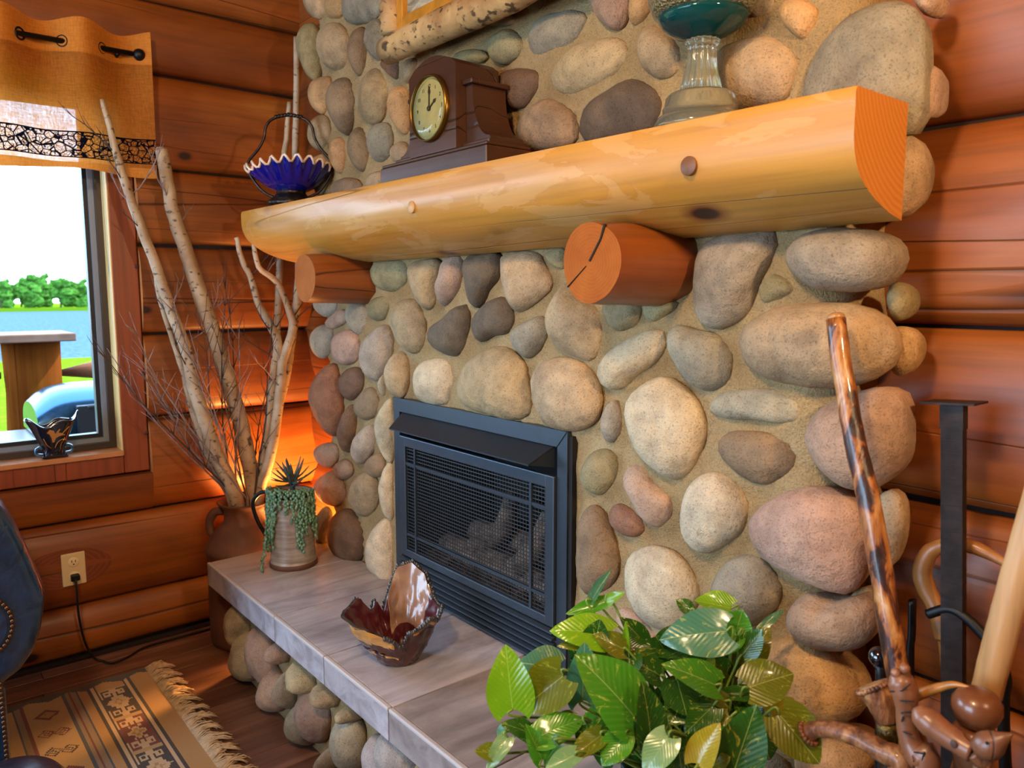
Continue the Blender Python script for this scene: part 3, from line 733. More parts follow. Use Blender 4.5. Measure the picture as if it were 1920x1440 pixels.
# stones on the chimney's right flank
SIDE = [
 (1100, 0, 2.341, [('p', (1480,300), (1530,295), (1545,330), (1540,450), (1510,510), (1470,500)), ('p', (1450,-40), (1550,-40), (1540,30), (1490,70), (1440,20))]),
 (1100, 400, 3.0, [('y', (1690,420), (1740,385), (1800,410), (1825,490), (1810,560), (1760,605), (1700,570)), ('o', (1700,660), (1800,640), (1860,690), (1865,800), (1820,890), (1750,915), (1700,850))]),
 (1480, 960, 3.0, [('t', (480,-60), (560,-130), (630,-80), (650,60), (620,220), (540,330), (450,230), (430,60)), ('t', (340,470), (430,420), (480,500), (470,600), (400,660), (330,600))]),
]
for ox, oy, s, lst in SIDE:
    for e in lst:
        build_stone(chim, [(ox+x/s, oy+y/s) for x, y in e[1:]], 0.085 if ox != 1480 else 0.05, e[0], back=0.06, h=0.03)
# smaller fill stones wherever the face is still bare (behind the clock, lamp, plant, and out of frame)
rng = random.Random(11)
allp = np.concatenate([o[0] for o in OUTL]); cent = np.array([o[1] for o in OUTL]); rad = np.array([np.linalg.norm(o[0]-o[1], axis=1).min() for o in OUTL])
nfill = 0
for tr_ in range(2600):
    r = rng.choice((0.075, 0.06, 0.048, 0.038, 0.03)); u = rng.uniform(CX0+0.04, CX1-0.06); w = rng.uniform(0.12, CEIL-0.08)
    if FX0-r-0.06 < u < FX1+r+0.06 and w < FZ1+r+0.05: continue
    if 1.56-r < w < 1.70+r and -1.1 < u < 1.2: continue
    if math.hypot(u-0.70, w-1.475) < 0.085+r or math.hypot(u+0.63, w-1.466) < 0.085+r: continue
    pt = np.array([u, w])
    if np.linalg.norm(allp-pt, axis=1).min() < r*1.12+0.008: continue
    if (np.linalg.norm(cent-pt, axis=1) < rad+r).any(): continue
    # in view, the mortar really is bare here: only fill what the photo hides
    px = proj(np.array([u, 0.0, w]))
    hid = px[1] < -10 or px[1] > 1440 or (912 < px[0] < 1480 and px[1] > 1180) or (700 < px[0] < 1000 and 90 < px[1] < 330) or (740 < px[0] < 1010 and px[1] < 100) or (1440 < px[0] and px[1] > 1290)
    if not hid: continue
    poly = [(u+r*rng.uniform(0.85, 1.1)*math.cos(a), w+r*rng.uniform(0.85, 1.25)*math.sin(a)) for a in np.linspace(0, 2*PI, 9)[:-1]]
    build_stone(chim, None, Y_ST, rng.choice('gbtopwyu'), poly_uw=poly, seed=tr_)
    allp = np.concatenate([allp, OUTL[-1][0]]); cent = np.concatenate([cent, [pt]]); rad = np.append(rad, r); nfill += 1
for k in range(16):   # left flank
    w = 0.2+k*0.17; u = 0.13+0.02*(k % 2)
    poly = [(u+0.05*rng.uniform(0.8, 1.1)*math.cos(a), w+0.065*rng.uniform(0.85, 1.1)*math.sin(a)) for a in np.linspace(0, 2*PI, 9)[:-1]]
    o = build_stone(chim, None, None, rng.choice('gbtopu'), plane='x', X0=CX0-0.0, poly_uw=poly, seed=k, h=-0.035, back=-0.03)

# mortar is packed up against each stone: raise it in a fillet around every outline
me = mortar_o.data; nV = len(me.vertices); co = np.zeros(nV*3); me.vertices.foreach_get('co', co); co = co.reshape(-1, 3)
allp = np.concatenate([o[0] for o in OUTL])
fr_i = np.where(co[:, 1] < YM+0.03)[0]
for k in range(0, len(fr_i), 800):
    ix = fr_i[k:k+800]; q = co[ix][:, [0, 2]]
    d = np.sqrt(((q[:, None, :]-allp[None])**2).sum(-1).min(1))
    co[ix, 1] -= 0.015*np.exp(-(d/0.020)**2)
me.vertices.foreach_set('co', co.ravel()); me.update()

# ================================================================== hearth
HX0, HX1, HY, HZ = -1.05, 1.20, -0.439, 0.42
he = thing('hearth', 'raised hearth of river stones topped with grey slate-look tiles', 'hearth', (0.07, -0.2, 0))
YH = HY+0.075
hm = MB()
def hc(u, w):
    x = HX0+0.07+(HX1-HX0-0.1)*u; z = 0.004+0.33*w; return (x, YH+0.012*fbm((x*3, z*3, 7), 1.5), z)
hm.grid(70, 12, hc)
hm.box((HX0+0.075, YH+0.015, 0.002), (HX1-0.03, 0.03, 0.334))
obj('mortar_core', hm, M['mortar'], he)
HS = [('t', (180,370), (200,345), (330,450), (335,600), (290,650), (230,620), (185,520)),
 ('p', (340,490), (450,580), (500,720), (530,850), (480,900), (410,830), (340,760), (310,640), (320,550)),
 ('p', (460,590), (590,700), (585,760), (530,740), (480,680)),
 ('t', (210,850), (240,760), (300,690), (350,780), (400,850), (395,1035), (300,1010), (225,930)),
 ('p', (390,1010), (430,920), (480,915), (550,1000), (600,1060), (590,1160), (560,1210), (480,1180), (410,1110)),
 ('g', (500,880), (540,790), (600,780), (640,860), (650,960), (620,1050), (560,1020), (510,960)),
 ('t', (590,710), (740,840), (790,960), (700,920), (640,880), (600,790)),
 ('p', (640,960), (680,910), (760,940), (840,1030), (880,1090), (870,1200), (820,1280), (740,1240), (680,1140), (635,1030)),
 ('g', (580,1190), (620,1130), (700,1160), (780,1260), (800,1330), (760,1430), (700,1410), (620,1330), (580,1250)),
 ('u', (870,1150), (930,1070), (1050,1160), (1095,1250), (1090,1440), (980,1440), (900,1300)),
 ('t', (920,1000), (1000,1050), (1080,1150), (1000,1140), (930,1060)),
 ('t', (750,850), (920,1000), (915,1060), (850,1020), (780,930)),
 ('g', (790,1370), (900,1320), (960,1440), (900,1520), (780,1450)),
 ('l', (1100,1210), (1360,1430), (1350,1520), (1110,1540), (1095,1400))]
for e in HS:
    q = [(370+x/3.512, 1030+y/3.512) for x, y in e[1:]]
    o = build_stone(he, q, YH-0.005, e[0], h=0.07, back=0.02)
    zmin = min((o.matrix_basis @ v.co).z for v in o.data.vertices)
    if zmin < 0.001: o.location.z += 0.001-zmin
rr_ = random.Random(3); xx = 0.14
while xx < HX1-0.1:
    for w, r in ((0.10, 0.095), (0.245, 0.085)):
        u = xx+(0.07 if w > 0.2 else 0.0)
        poly = [(u+0.085*rr_.uniform(0.85, 1.1)*math.cos(a), w+r*rr_.uniform(0.8, 1.0)*math.sin(a)) for a in np.linspace(0, 2*PI, 9)[:-1]]
        build_stone(he, None, YH-0.005, rr_.choice('gtpublo'), poly_uw=poly, h=0.065, back=0.02, seed=int(xx*100)+int(w*10))
    xx += 0.175
JX = [HX0, -0.751, -0.428, -0.087, 0.261, 0.606, 0.951, HX1]
obj('mortar_bed', MB().box((HX0+0.012, HY+0.012, 0.336), (HX1-0.012, YM-0.01, 0.408)), M['grout'], he, False)
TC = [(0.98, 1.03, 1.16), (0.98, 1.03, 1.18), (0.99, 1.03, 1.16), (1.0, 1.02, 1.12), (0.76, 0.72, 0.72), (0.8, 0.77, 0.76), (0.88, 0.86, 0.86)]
for i in range(len(JX)-1):
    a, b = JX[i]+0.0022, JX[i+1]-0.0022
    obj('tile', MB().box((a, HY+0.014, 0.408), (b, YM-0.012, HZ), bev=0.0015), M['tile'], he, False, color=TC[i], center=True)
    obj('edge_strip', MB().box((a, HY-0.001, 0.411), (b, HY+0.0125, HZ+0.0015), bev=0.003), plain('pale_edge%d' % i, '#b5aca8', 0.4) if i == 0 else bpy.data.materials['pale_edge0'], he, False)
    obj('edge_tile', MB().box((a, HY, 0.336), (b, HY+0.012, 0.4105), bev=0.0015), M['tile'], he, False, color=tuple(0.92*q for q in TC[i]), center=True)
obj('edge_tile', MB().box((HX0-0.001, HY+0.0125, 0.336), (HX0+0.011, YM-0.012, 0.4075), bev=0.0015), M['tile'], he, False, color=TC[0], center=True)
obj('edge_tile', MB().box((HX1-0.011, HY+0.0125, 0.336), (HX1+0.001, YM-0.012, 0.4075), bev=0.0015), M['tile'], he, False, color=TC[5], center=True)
# ================================================================== mantel and brackets
ZT = 1.7235
def mantel_front(x): return -0.219+0.041*(x+1.15)/2.365
def mantel_H(x):
    H = 0.205-0.02*(x+1.15)/2.365
    e = max(0.0, min(1.0, (x+1.15)/0.24)); return H*(0.86+0.14*math.sqrt(e))
xs = list(-1.15+np.concatenate([np.linspace(0, 0.24, 12)[:-1], np.linspace(0.24, 2.365, 60)])); NP = 18; mb = MB(); vv = []
for x in xs:
    yf, H = mantel_front(x), mantel_H(x)
    ring = [(x, -0.004, ZT), (x, yf+0.004, ZT)]
    for j in range(NP):
        q = (j+0.35)/(NP-0.65); q = q**0.9
        yy = yf*(max(0, 1-q**4.0))**0.8; zz = ZT-0.003-H*q
        nz_ = fbm((x*1.1, yy*5, zz*5), 2.0, 2)*0.006*min(1, j/3)
        ring.append((x, min(-0.004, yy-nz_), zz-nz_*0.5))
    ring.append((x, -0.004, ring[-1][2])); vv += ring
k = len(ring)
mb.add(vv, [(i*k+j, (i+1)*k+j, (i+1)*k+(j+1) % k, i*k+(j+1) % k) for i in range(len(xs)-1) for j in range(k)], 0)
mb.f += [tuple(range(k)), tuple((len(xs)-1)*k+j for j in reversed(range(k)))]; mb.mi += [1, 1]
t = NT('mantel_end'); v = t.coords('Object'); w = t.n('ShaderNodeTexWave', wave_type='RINGS', rings_direction='X'); w.inputs['Scale'].default_value = 28; w.inputs['Distortion'].default_value = 1.5; w.inputs['Detail'].default_value = 1
mpv = t.n('ShaderNodeMapping'); mpv.inputs['Location'].default_value = (0, -0.05, -1.78); t.l(v, mpv.inputs[0]); t.l(mpv.outputs[0], w.inputs[0])
t.set(col=t.ramp(w.outputs['Fac'], [(0.2, '#b06c26'), (0.8, '#bb7830')]), rough=0.45); M['mantel_end'] = t.m
mt = thing('mantel', 'varnished half-log pine mantel beam with a flat top across the chimney', 'mantel', (0.03, -0.05, 1.54))
obj('mantel_log', mb, [M['mantel'], M['mantel_end']], mt, auto=48)
for px, py, r in ((1291, 311, 0.017), (781, 389, 0.016)):
    p = wy(px, py, mantel_front(0.5)+0.006); yf = mantel_front(p[0])
    q_ = (ZT-0.003-p[2])/mantel_H(p[0]); y_s = yf*(1-q_**4)**0.8
    obj('wood_plug', MB().lathe([(r, -0.012), (r, 0.002), (r*0.9, 0.003)], n=20).xform(Matrix.Translation((p[0], y_s-0.005, p[2])) @ Matrix.Rotation(PI/2, 4, 'X')), plain('plug_wood_%d' % px, '#6e4420' if px > 1000 else '#c08f52', 0.5, nscale=40), mt, auto=40)
t = NT('bracket_end'); v = t.coords('Object'); w = t.n('ShaderNodeTexWave', wave_type='RINGS', rings_direction='Y'); w.inputs['Scale'].default_value = 45; w.inputs['Distortion'].default_value = 5.0; w.inputs['Detail'].default_value = 2
t.l(v, w.inputs[0]); n = t.noise(v, 14, 4)
c = t.mix(t.ramp(w.outputs['Fac'], [(0.2, '#8f4a14'), (0.8, '#9a5418')]), t.ramp(n, [(0.3, '#854010'), (0.7, '#ab6424')]), 0.5)
t.set(col=c, rough=0.75, spec=0.15); M['bracket_end'] = t.m
for (bx, by, bz, r), lab in (((0.702, -0.205, 1.478, 0.0835), 'round log bracket with a cracked sawn end under the mantel by the walking stick'), ((-0.628, -0.205, 1.466, 0.082), 'round log bracket under the end of the mantel by the birch branches')):
    br = thing('mantel_bracket', lab, 'bracket', (bx, by, bz), 'log brackets carrying the mantel')
    mb = MB(); n_ = 36; ys = np.linspace(by, 0.045, 9); vv = []
    for yy in ys:
        s = 1+0.10*((yy-by)/0.25)**2
        for j in range(n_):
            a = 2*PI*j/n_; rr = r*s*(1+0.025*math.sin(3*a+1)+0.015*fbm((math.cos(a)*2, yy*8, math.sin(a)*2), 1.5)); e = 0.965 if yy == ys[0] else 1
            vv.append((bx+rr*e*math.cos(a), yy-(0 if yy > by else 0.004), bz+rr*e*math.sin(a)))
    mb.add(vv, [(i*n_+j, i*n_+(j+1) % n_, (i+1)*n_+(j+1) % n_, (i+1)*n_+j) for i in range(8) for j in range(n_)], 0)
    me_o = obj('bracket_log', mb, [M['bracket']], br)
    disc = MB(); b0 = [(vv[j][0]-bx, vv[j][1]-by-0.0004, vv[j][2]-bz) for j in range(n_)]
    disc.add(b0+[(0, -0.0052, 0)], [(j, (j+1) % n_, n_) for j in range(n_)])
    d = obj('sawn_end', disc, M['bracket_end'], br); d.location = (bx, by, bz)
    if bx > 0:
        ck = MB().prism([(-0.004, 0.004), (0.026, 0.046), (0.036, 0.074), (0.041, 0.072), (0.029, 0.044), (0.0, 0.002)], 'y', -0.0075, -0.002)
        ck.prism([(-0.012, -0.006), (-0.066, -0.0475), (-0.065, -0.049), (-0.012, -0.0075)], 'y', -0.0072, -0.002)
        cko = obj('crack', ck, M['chink'], br, False); cko.location = (bx, by, bz)

# ================================================================== gas fireplace insert
fb = thing('gas_fireplace', 'charcoal metal gas fireplace insert with a wire screen door and slanted hood', 'fireplace insert', (0, 0.0, 0.42))
BX0, BX1, BZ0, BZ1 = -0.425, 0.42, 0.4225, 1.07
obj('surround', MB().prism([(BX0, BZ0), (BX0+0.037, BZ0), (BX0+0.037, BZ1-0.045), (BX0, BZ1)], 'y', 0.0, 0.03)
    .prism([(BX1, BZ0), (BX1, BZ1), (BX1-0.037, BZ1-0.045), (BX1-0.037, BZ0)], 'y', 0.0, 0.03)
    .prism([(BX0+0.0012, BZ1), (BX1-0.0012, BZ1), (BX1-0.038, BZ1-0.0445), (BX0+0.038, BZ1-0.0445)], 'y', -0.002, 0.03), M['black_metal'], fb, False)
obj('casing_side', MB().box((BX1, 0.006, BZ0), (BX1+0.012, 0.06, BZ1-0.012)), M['soot'], fb, False)
obj('casing_side', MB().box((BX0-0.006, 0.006, BZ0), (BX0, 0.06, BZ1-0.012)), M['soot'], fb, False)
IB = MB()
x0, x1, z0, z1, yb = BX0+0.03, BX1-0.03, BZ0+0.005, BZ1-0.02, 0.36
IB.add([(x0, 0.01, z0), (x1, 0.01, z0), (x1, 0.01, z1), (x0, 0.01, z1), (x0+0.06, yb, z0), (x1-0.06, yb, z0), (x1-0.06, yb, z1), (x0+0.06, yb, z1)],
       [(4, 5, 6, 7), (0, 4, 7, 3), (1, 2, 6, 5), (0, 1, 5, 4), (3, 7, 6, 2)])
obj('firebox', IB, M['soot'], fb, False)
hd = MB()
H0 = [(-0.372, 0.004, 1.026), (0.368, 0.004, 1.026), (0.345, -0.066, 0.982), (-0.345, -0.066, 0.982)]
hd.add(H0+[(a, b, c-0.004) for a, b, c in H0], [(0, 1, 2, 3), (7, 6, 5, 4), (0, 3, 7, 4), (1, 5, 6, 2), (2, 6, 7, 3), (0, 4, 5, 1)])
hd.add([(0.368, 0.004, 1.024), (0.345, -0.066, 0.980), (0.368, 0.004, 0.968)], [(0, 1, 2)]); hd.add([(-0.372, 0.004, 1.024), (-0.345, -0.066, 0.980), (-0.372, 0.004, 0.968)], [(0, 1, 2)])
obj('hood', hd, M['black_metal2'], fb, False)
DX0, DX1, DZ0, DZ1 = -0.376, 0.381, 0.540, 0.948
dr = obj('screen_door', MB().box((DX0, -0.010, DZ0), (DX0+0.034, 0.004, DZ1), bev=0.003).box((DX1-0.034, -0.010, DZ0), (DX1, 0.004, DZ1), bev=0.003)
         .box((DX0+0.03, -0.010, DZ0), (DX1-0.03, 0.004, DZ0+0.026), bev=0.003).box((DX0+0.03, -0.010, DZ1-0.034), (DX1-0.03, 0.004, DZ1), bev=0.003), M['black_metal'], fb, False)
for xx in (-0.288, 0.286): obj('muntin', MB().box((xx-0.0045, -0.008, DZ0+0.02), (xx+0.0045, 0.001, DZ1-0.03)), M['black_metal'], dr, False)
for zz in (0.858, 0.618): obj('muntin', MB().box((DX0+0.03, -0.007, zz-0.0045), (DX1-0.03, 0.0005, zz+0.0045)), M['black_metal'], dr, False)
ws = MB()
for zz in np.arange(DZ0+0.03, DZ1-0.035, 0.0112): ws.box((DX0+0.03, -0.003, zz-0.0014), (DX1-0.03, 0.0, zz+0.0014))
for xx in np.arange(DX0+0.038, DX1-0.035, 0.0125): ws.box((xx-0.0006, -0.001, DZ0+0.022), (xx+0.0006, 0.0008, DZ1-0.03))
obj('wire_mesh', ws, M['screen'], dr, False, kind='stuff')
for i in range(6):
    zz = 0.4275+i*0.0187
    lv = MB().prism([(0.004, zz), (-0.012, zz+0.001), (-0.016, zz+0.004), (-0.015, zz+0.008), (-0.004, zz+0.0125), (0.004, zz+0.0125)], 'x', BX0+0.039, BX1-0.039)
    obj('louver', lv, M['black_metal'], fb, False)
M['char'] = plain('charred_log', '#8a7462', 0.9, nscale=26, namp=0.45, bump=0.9)
def fire_log(pts, rad, name='ceramic_log'):
    obj(name, MB().tube(crom(pts, 5), rad, 12, jit=0.05), M['char'], fb)
fire_log([(-0.30, 0.13, 0.565), (-0.08, 0.11, 0.575), (0.12, 0.12, 0.57), (0.33, 0.10, 0.56)], [0.04, 0.046, 0.043, 0.04])
fire_log([(-0.26, 0.22, 0.60), (-0.02, 0.24, 0.61), (0.30, 0.22, 0.60)], [0.042, 0.045, 0.038])
fire_log([(-0.12, 0.10, 0.60), (-0.06, 0.17, 0.66), (-0.09, 0.24, 0.76)], [0.035, 0.034, 0.026])
fire_log([(0.11, 0.08, 0.60), (0.145, 0.13, 0.66), (0.14, 0.20, 0.75)], [0.034, 0.034, 0.03])
fire_log([(0.27, 0.06, 0.56), (0.29, 0.10, 0.63), (0.325, 0.14, 0.70)], [0.03, 0.032, 0.028])
em = MB()
for k in range(140): em.sphere((random.uniform(-0.33, 0.35), random.uniform(0.04, 0.28), 0.535+random.uniform(0, 0.015)), random.uniform(0.006, 0.014), 6, 4)
obj('ember_bed', em.box((-0.36, 0.03, 0.43), (0.36, 0.32, 0.535)), M['char'], fb, False, kind='stuff')

# ================================================================== clock on the mantel
ck = thing('mantel_clock', 'dark mahogany mantel clock with an arched case and round brass-rimmed dial', 'clock', (0.07, -0.1, ZT))
YF, YR = -0.172, -0.03; W_ = M['walnut']
obj('base', MB().box((-0.183, YF, ZT+0.002), (0.312, YR+0.005, ZT+0.046), bev=0.003).box((-0.180, YF+0.003, ZT+0.047), (0.309, YR+0.003, ZT+0.055), bev=0.003), W_, ck, False)
arch = [(-0.031, ZT+0.056), (-0.031, 1.985)]
for a in np.linspace(0, 1, 11): arch.append((-0.031+0.028*0+0.215*a, 1.985+0.036*math.sin(PI*a)**0.8))
arch += [(0.184, ZT+0.056)]
arch = [arch[0]]+arch[2:]
obj('case', MB().prism(arch, 'y', YF+0.005, YR), W_, ck, False)
for s in (1, -1):
    cx = 0.184 if s > 0 else -0.031
    pf = [(0.001, ZT+0.0675), (0.001, 1.932), (0.028, 1.932)]
    for a in np.linspace(0, 1, 10): pf.append((0.028+0.068*(1-math.cos(a*PI/2)), 1.925-0.125*math.sin(a*PI/2)))
    pf += [(0.101, ZT+0.0675)]
    obj('scroll_wing', MB().prism([(cx+s*p[0], p[1]) for p in pf], 'y', YF+0.036, YR), W_, ck, False)
    obj('wing_cap', MB().box((min(cx+s*0.001, cx+s*0.040), YF+0.024, 1.9325), (max(cx+s*0.001, cx+s*0.040), YR+0.004, 1.945), bev=0.003), W_, ck, False)
    obj('wing_foot', MB().box((min(cx+s*0.001, cx+s*0.108), YF+0.024, ZT+0.0555), (max(cx+s*0.001, cx+s*0.108), YR+0.004, ZT+0.067), bev=0.002), W_, ck, False)
dcx, dcz, dR = 0.074, 1.892, 0.082
def ry(mb, y, x=dcx, z=dcz): return mb.xform(Matrix.Translation((x, y, z)) @ Matrix.Rotation(PI/2, 4, 'X'))
bz = obj('bezel', ry(MB().lathe([(dR+0.003, 0), (dR+0.003, 0.006), (dR, 0.014), (dR-0.003, 0.0145), (dR-0.004, 0.008), (dR-0.004, 0.0)], n=48, cap=False), YF+0.005), plain('brass', '#6e5120', 0.3, 0.9), ck)
fc = obj('dial', ry(MB().lathe([(dR-0.003, 0.0), (dR-0.0035, 0.004)], n=48), YF+0.004), plain('ivory_dial', '#ad9a5c', 0.45, nscale=30, namp=0.06), ck, False)
blk = plain('dial_black', '#2c2318', 0.5)
hm_ = MB()
for hname, ang, ln in (('hour_hand', math.radians(58), 0.038), ('minute_hand', math.radians(2), 0.056)):
    d = Vector((math.sin(ang), 0, math.cos(ang))); p = Vector((dcx, YF-0.003, dcz)); n_ = Vector((d.z, 0, -d.x))
    hb = MB(); pts = [p-n_*0.0018, p+d*ln*0.6-n_*0.0014, p+d*ln*0.75-n_*0.005, p+d*ln, p+d*ln*0.75+n_*0.005, p+d*ln*0.6+n_*0.0014, p+n_*0.0018]
    hb.add(pts+[q+Vector((0, 0.0012, 0)) for q in pts], [tuple(range(7)), tuple(range(13, 6, -1))]+[(i, (i+1) % 7, 7+(i+1) % 7, 7+i) for i in range(7)])
    obj(hname, hb, blk, fc, False)
obj('hand_boss', ry(MB().lathe([(0.006, 0), (0.006, 0.003), (0.004, 0.004)], n=16), YF-0.002), blk, fc)
# numerals: the photograph shows upright strokes and numerals round the dial
NUM = ['12', '1', '2', '3', '4', '5', '6', '7', '8', '9', '10', '11']
for i, s in enumerate(NUM):
    a = 2*PI*i/12; cu = bpy.data.curves.new('numeral', 'FONT'); cu.body = s; cu.size = 0.0135; cu.align_x = 'CENTER'; cu.align_y = 'CENTER'; cu.extrude = 0.0003
    tmp = bpy.data.objects.new('tmp', cu); C.objects.link(tmp); bpy.context.view_layer.update()
    me = bpy.data.meshes.new_from_object(tmp.evaluated_get(bpy.context.evaluated_depsgraph_get())); bpy.data.objects.remove(tmp)
    me.materials.clear(); me.materials.append(blk)
    me.transform(Matrix.Translation((dcx+0.056*math.sin(a), YF-0.0005, dcz+0.056*math.cos(a))) @ Matrix.Rotation(PI/2, 4, 'X'))
    obj('numeral', me, None, fc)
gl = NT('clear_glass'); gl.set(col='#ffffff', rough=0.02, trans=1.0, ior=1.45); 
obj('winding_knob', MB().sphere((-0.037, -0.10, 1.915), 0.012, 10, 7), M['black'], ck)
obj('dial_glass', ry(MB().lathe([(dR-0.009, 0.0125)]+[((dR-0.009)*math.cos(q), 0.0125+0.010*math.sin(q)) for q in np.linspace(0.2, PI/2-0.02, 6)], n=48, cap=False), YF+0.004), M['glass'], ck)

# ================================================================== pressed glass oil lamp
lx, ly = 0.866, -0.087
lamp = thing('oil_lamp', 'pressed clear glass oil lamp with a beaded font and teal-tinted base on the mantel', 'lamp', (lx, ly, ZT))
pg = NT('pressed_glass'); pg.set(col='#c6c094', rough=0.10, trans=0.6, ior=1.4, coat=0.5); v = pg.coords('Object'); pg.bump(pg.vor(v, 190), 1.0, 0.012); M['pglass'] = pg.m
pg2 = NT('ribbed_glass'); pg2.set(col='#e2e4cc', rough=0.04, trans=0.9, ior=1.42); M['rglass'] = pg2.m
u_ = 0.00048
obj('foot', MB().lathe([(0.001, 0.0), (0.087, 0.0), (0.088, 0.006), (0.083, 0.016), (0.080, 0.022), (0.070, 0.028), (0.070, 0.040), (0.066, 0.047), (0.064, 0.060), (0.058, 0.066), (0.040, 0.069)], (lx, ly, ZT+0.001), 48, rf=lambda a, z: 1+0.012*math.cos(30*a)*(1 if z > 0.03 else 0)), M['rglass'], lamp)
obj('stem', MB().lathe([(0.038, 0.0695), (0.033, 0.09), (0.0275, 0.115), (0.0255, 0.14), (0.026, 0.152), (0.032, 0.158), (0.030, 0.163)], (lx, ly, ZT+0.001), 64, rf=lambda a, z: 1+0.07*math.cos(16*a)), M['rglass'], lamp)
obj('font_bottom', MB().lathe([(0.028, 0.164), (0.036, 0.168), (0.055, 0.176), (0.072, 0.187), (0.082, 0.200), (0.0825, 0.206), (0.02, 0.207)], (lx, ly, ZT+0.001), 64, rf=lambda a, z: 1+0.015*math.cos(40*a)*(1 if z < 0.195 else 0)), (lambda t: t.set(col='#0f4a4c', rough=0.06, trans=0.35, ior=1.45))(NT('teal_glass')), lamp)
obj('font', MB().lathe([(0.083, 0.2075), (0.092, 0.212), (0.101, 0.232), (0.105, 0.262), (0.105, 0.30), (0.098, 0.325), (0.07, 0.342), (0.032, 0.35)], (lx, ly, ZT+0.001), 64), M['pglass'], lamp)
obj('collar', MB().lathe([(0.026, 0.351), (0.028, 0.36), (0.024, 0.375), (0.034, 0.385), (0.036, 0.41), (0.03, 0.42)], (lx, ly, ZT+0.001), 32), bpy.data.materials['brass'], lamp)
obj('lamp_chimney', MB().lathe([(0.03, 0.421), (0.045, 0.47), (0.044, 0.52), (0.03, 0.58), (0.026, 0.66)], (lx, ly, ZT+0.001), 32, cap=False), M['glass'], lamp)

# ================================================================== cobalt bride's basket
kx, ky = -0.925, -0.115
bk = thing('bride_basket', 'cobalt blue ruffled glass bowl in a dark metal basket stand with an arched handle', 'bowl', (kx, ky, ZT))
cob = NT('cobalt_glass'); cob.set(col='#060f78', rough=0.05, coat=0.8, coatr=0.03, spec=0.8); whg = plain('milky_rim', '#d8c3ae', 0.2, coat=0.5)
def bowl_pt(u, w):
    a = 2*PI*u; r = 0.042+0.108*w**0.8; z = 0.058+0.088*w**1.35
    rf_ = w**3; r *= 1+0.05*rf_*math.sin(22*a); z += 0.012*rf_*math.sin(22*a+1)+0.012*w*w*math.cos(2*a+0.4)
    return (kx+r*math.cos(a), ky+r*math.sin(a), ZT+z)
bw = obj('glass_bowl', MB().grid(132, 16, bowl_pt, close_u=True).add([bowl_pt(i/40, 0) for i in range(40)], [tuple(range(40))]), cob.m, bk)
obj('ruffled_rim', MB().tube([bowl_pt(i/132, 1.0) for i in range(133)], 0.0048, 6, cap=False), whg, bw)
sv = plain('aged_silver', '#3a302a', 0.35, 0.8, nscale=60, namp=0.3, bump=0.4)
obj('stand', MB().lathe([(0.001, 0.0), (0.070, 0.0), (0.078, 0.005), (0.084, 0.012), (0.080, 0.022), (0.066, 0.034), (0.055, 0.044), (0.050, 0.052), (0.055, 0.062)], (kx, ky, ZT+0.004), 40, rf=lambda a, z: 1+0.03*math.cos(12*a)), sv, bk)
for k in range(4):
    a = PI/4+k*PI/2; obj('foot', MB().sphere((kx+0.07*math.cos(a), ky+0.07*math.sin(a), ZT+0.0105), 0.0105, 10, 6), sv, bk)
ax_ = Vector((ROT[0][0], ROT[0][1], 0)).normalized()
HP = [(0.05, 0.030), (0.095, 0.05), (0.128, 0.085), (0.155, 0.135), (0.150, 0.165), (0.115, 0.205), (0.092, 0.245), (0.083, 0.285), (0.058, 0.312), (0.0, 0.325)]
HP = HP+[(-a, b) for a, b in reversed(HP[:-1])]
obj('handle', MB().tube(crom([(kx+ax_.x*a, ky+ax_.y*a, ZT+b+0.005) for a, b in HP], 4), 0.0052, 8), sv, bk)
ho = MB()
for a in np.linspace(-0.045, 0.045, 9): ho.sphere((kx+ax_.x*a, ky+ax_.y*a, ZT+0.333-abs(a)*0.18), 0.0075, 8, 6)
obj('handle_crest', ho, sv, bk)

# ================================================================== picture in a birch frame
pf = thing('birch_frame_picture', 'framed print in a rustic birch log frame hung above the clock', 'picture', (0.2, -0.03, 2.1))
pz, py_ = 2.132, -0.085
PX0, PX1, PZ1 = -0.245, 0.62, 2.75
FB = M['birch_frame']
def wob(p0, p1, n=14, amp=0.006, seed=0):
    a, b = Vector(p0), Vector(p1)
    return [tuple(a.lerp(b, i/(n-1))+Vector((0, amp*0.4*fbm((i*0.6, seed, 1), 1), amp*fbm((i*0.6, seed, 5), 1)))) for i in range(n)]
obj('frame_log', MB().tube(wob((PX0-0.035, py_, pz), (PX1+0.05, py_, pz), seed=1), [0.038, 0.042, 0.044, 0.041, 0.042], 18), FB, pf)
obj('frame_log', MB().tube(wob((PX0-0.035, py_, PZ1), (PX1+0.05, py_, PZ1), seed=2), 0.04, 18), FB, pf)
obj('frame_log', MB().tube(wob((PX0, py_, pz+0.042), (PX0, py_, PZ1-0.04), seed=3), 0.036, 18), FB, pf)
obj('frame_log', MB().tube(wob((PX1, py_, pz+0.042), (PX1, py_, PZ1-0.04), seed=4), 0.036, 18), FB, pf)
gd_ = plain('gold_fillet', '#c98a2e', 0.35, 0.3, nscale=20)
obj('fillet', MB().box((PX0+0.034, py_-0.008, pz+0.038), (PX0+0.066, py_+0.014, PZ1-0.035), bev=0.003).box((PX1-0.066, py_-0.008, pz+0.038), (PX1-0.034, py_+0.014, PZ1-0.035), bev=0.003)
    .box((PX0+0.066, py_-0.008, pz+0.038), (PX1-0.066, py_+0.014, pz+0.072), bev=0.003).box((PX0+0.066, py_-0.008, PZ1-0.07), (PX1-0.066, py_+0.014, PZ1-0.036), bev=0.003), gd_, pf, False)
t = NT('faded_print'); v = t.coords('Object', (3, 1, 5)); n = t.noise(v, 4, 6, 0.65, 1.5)
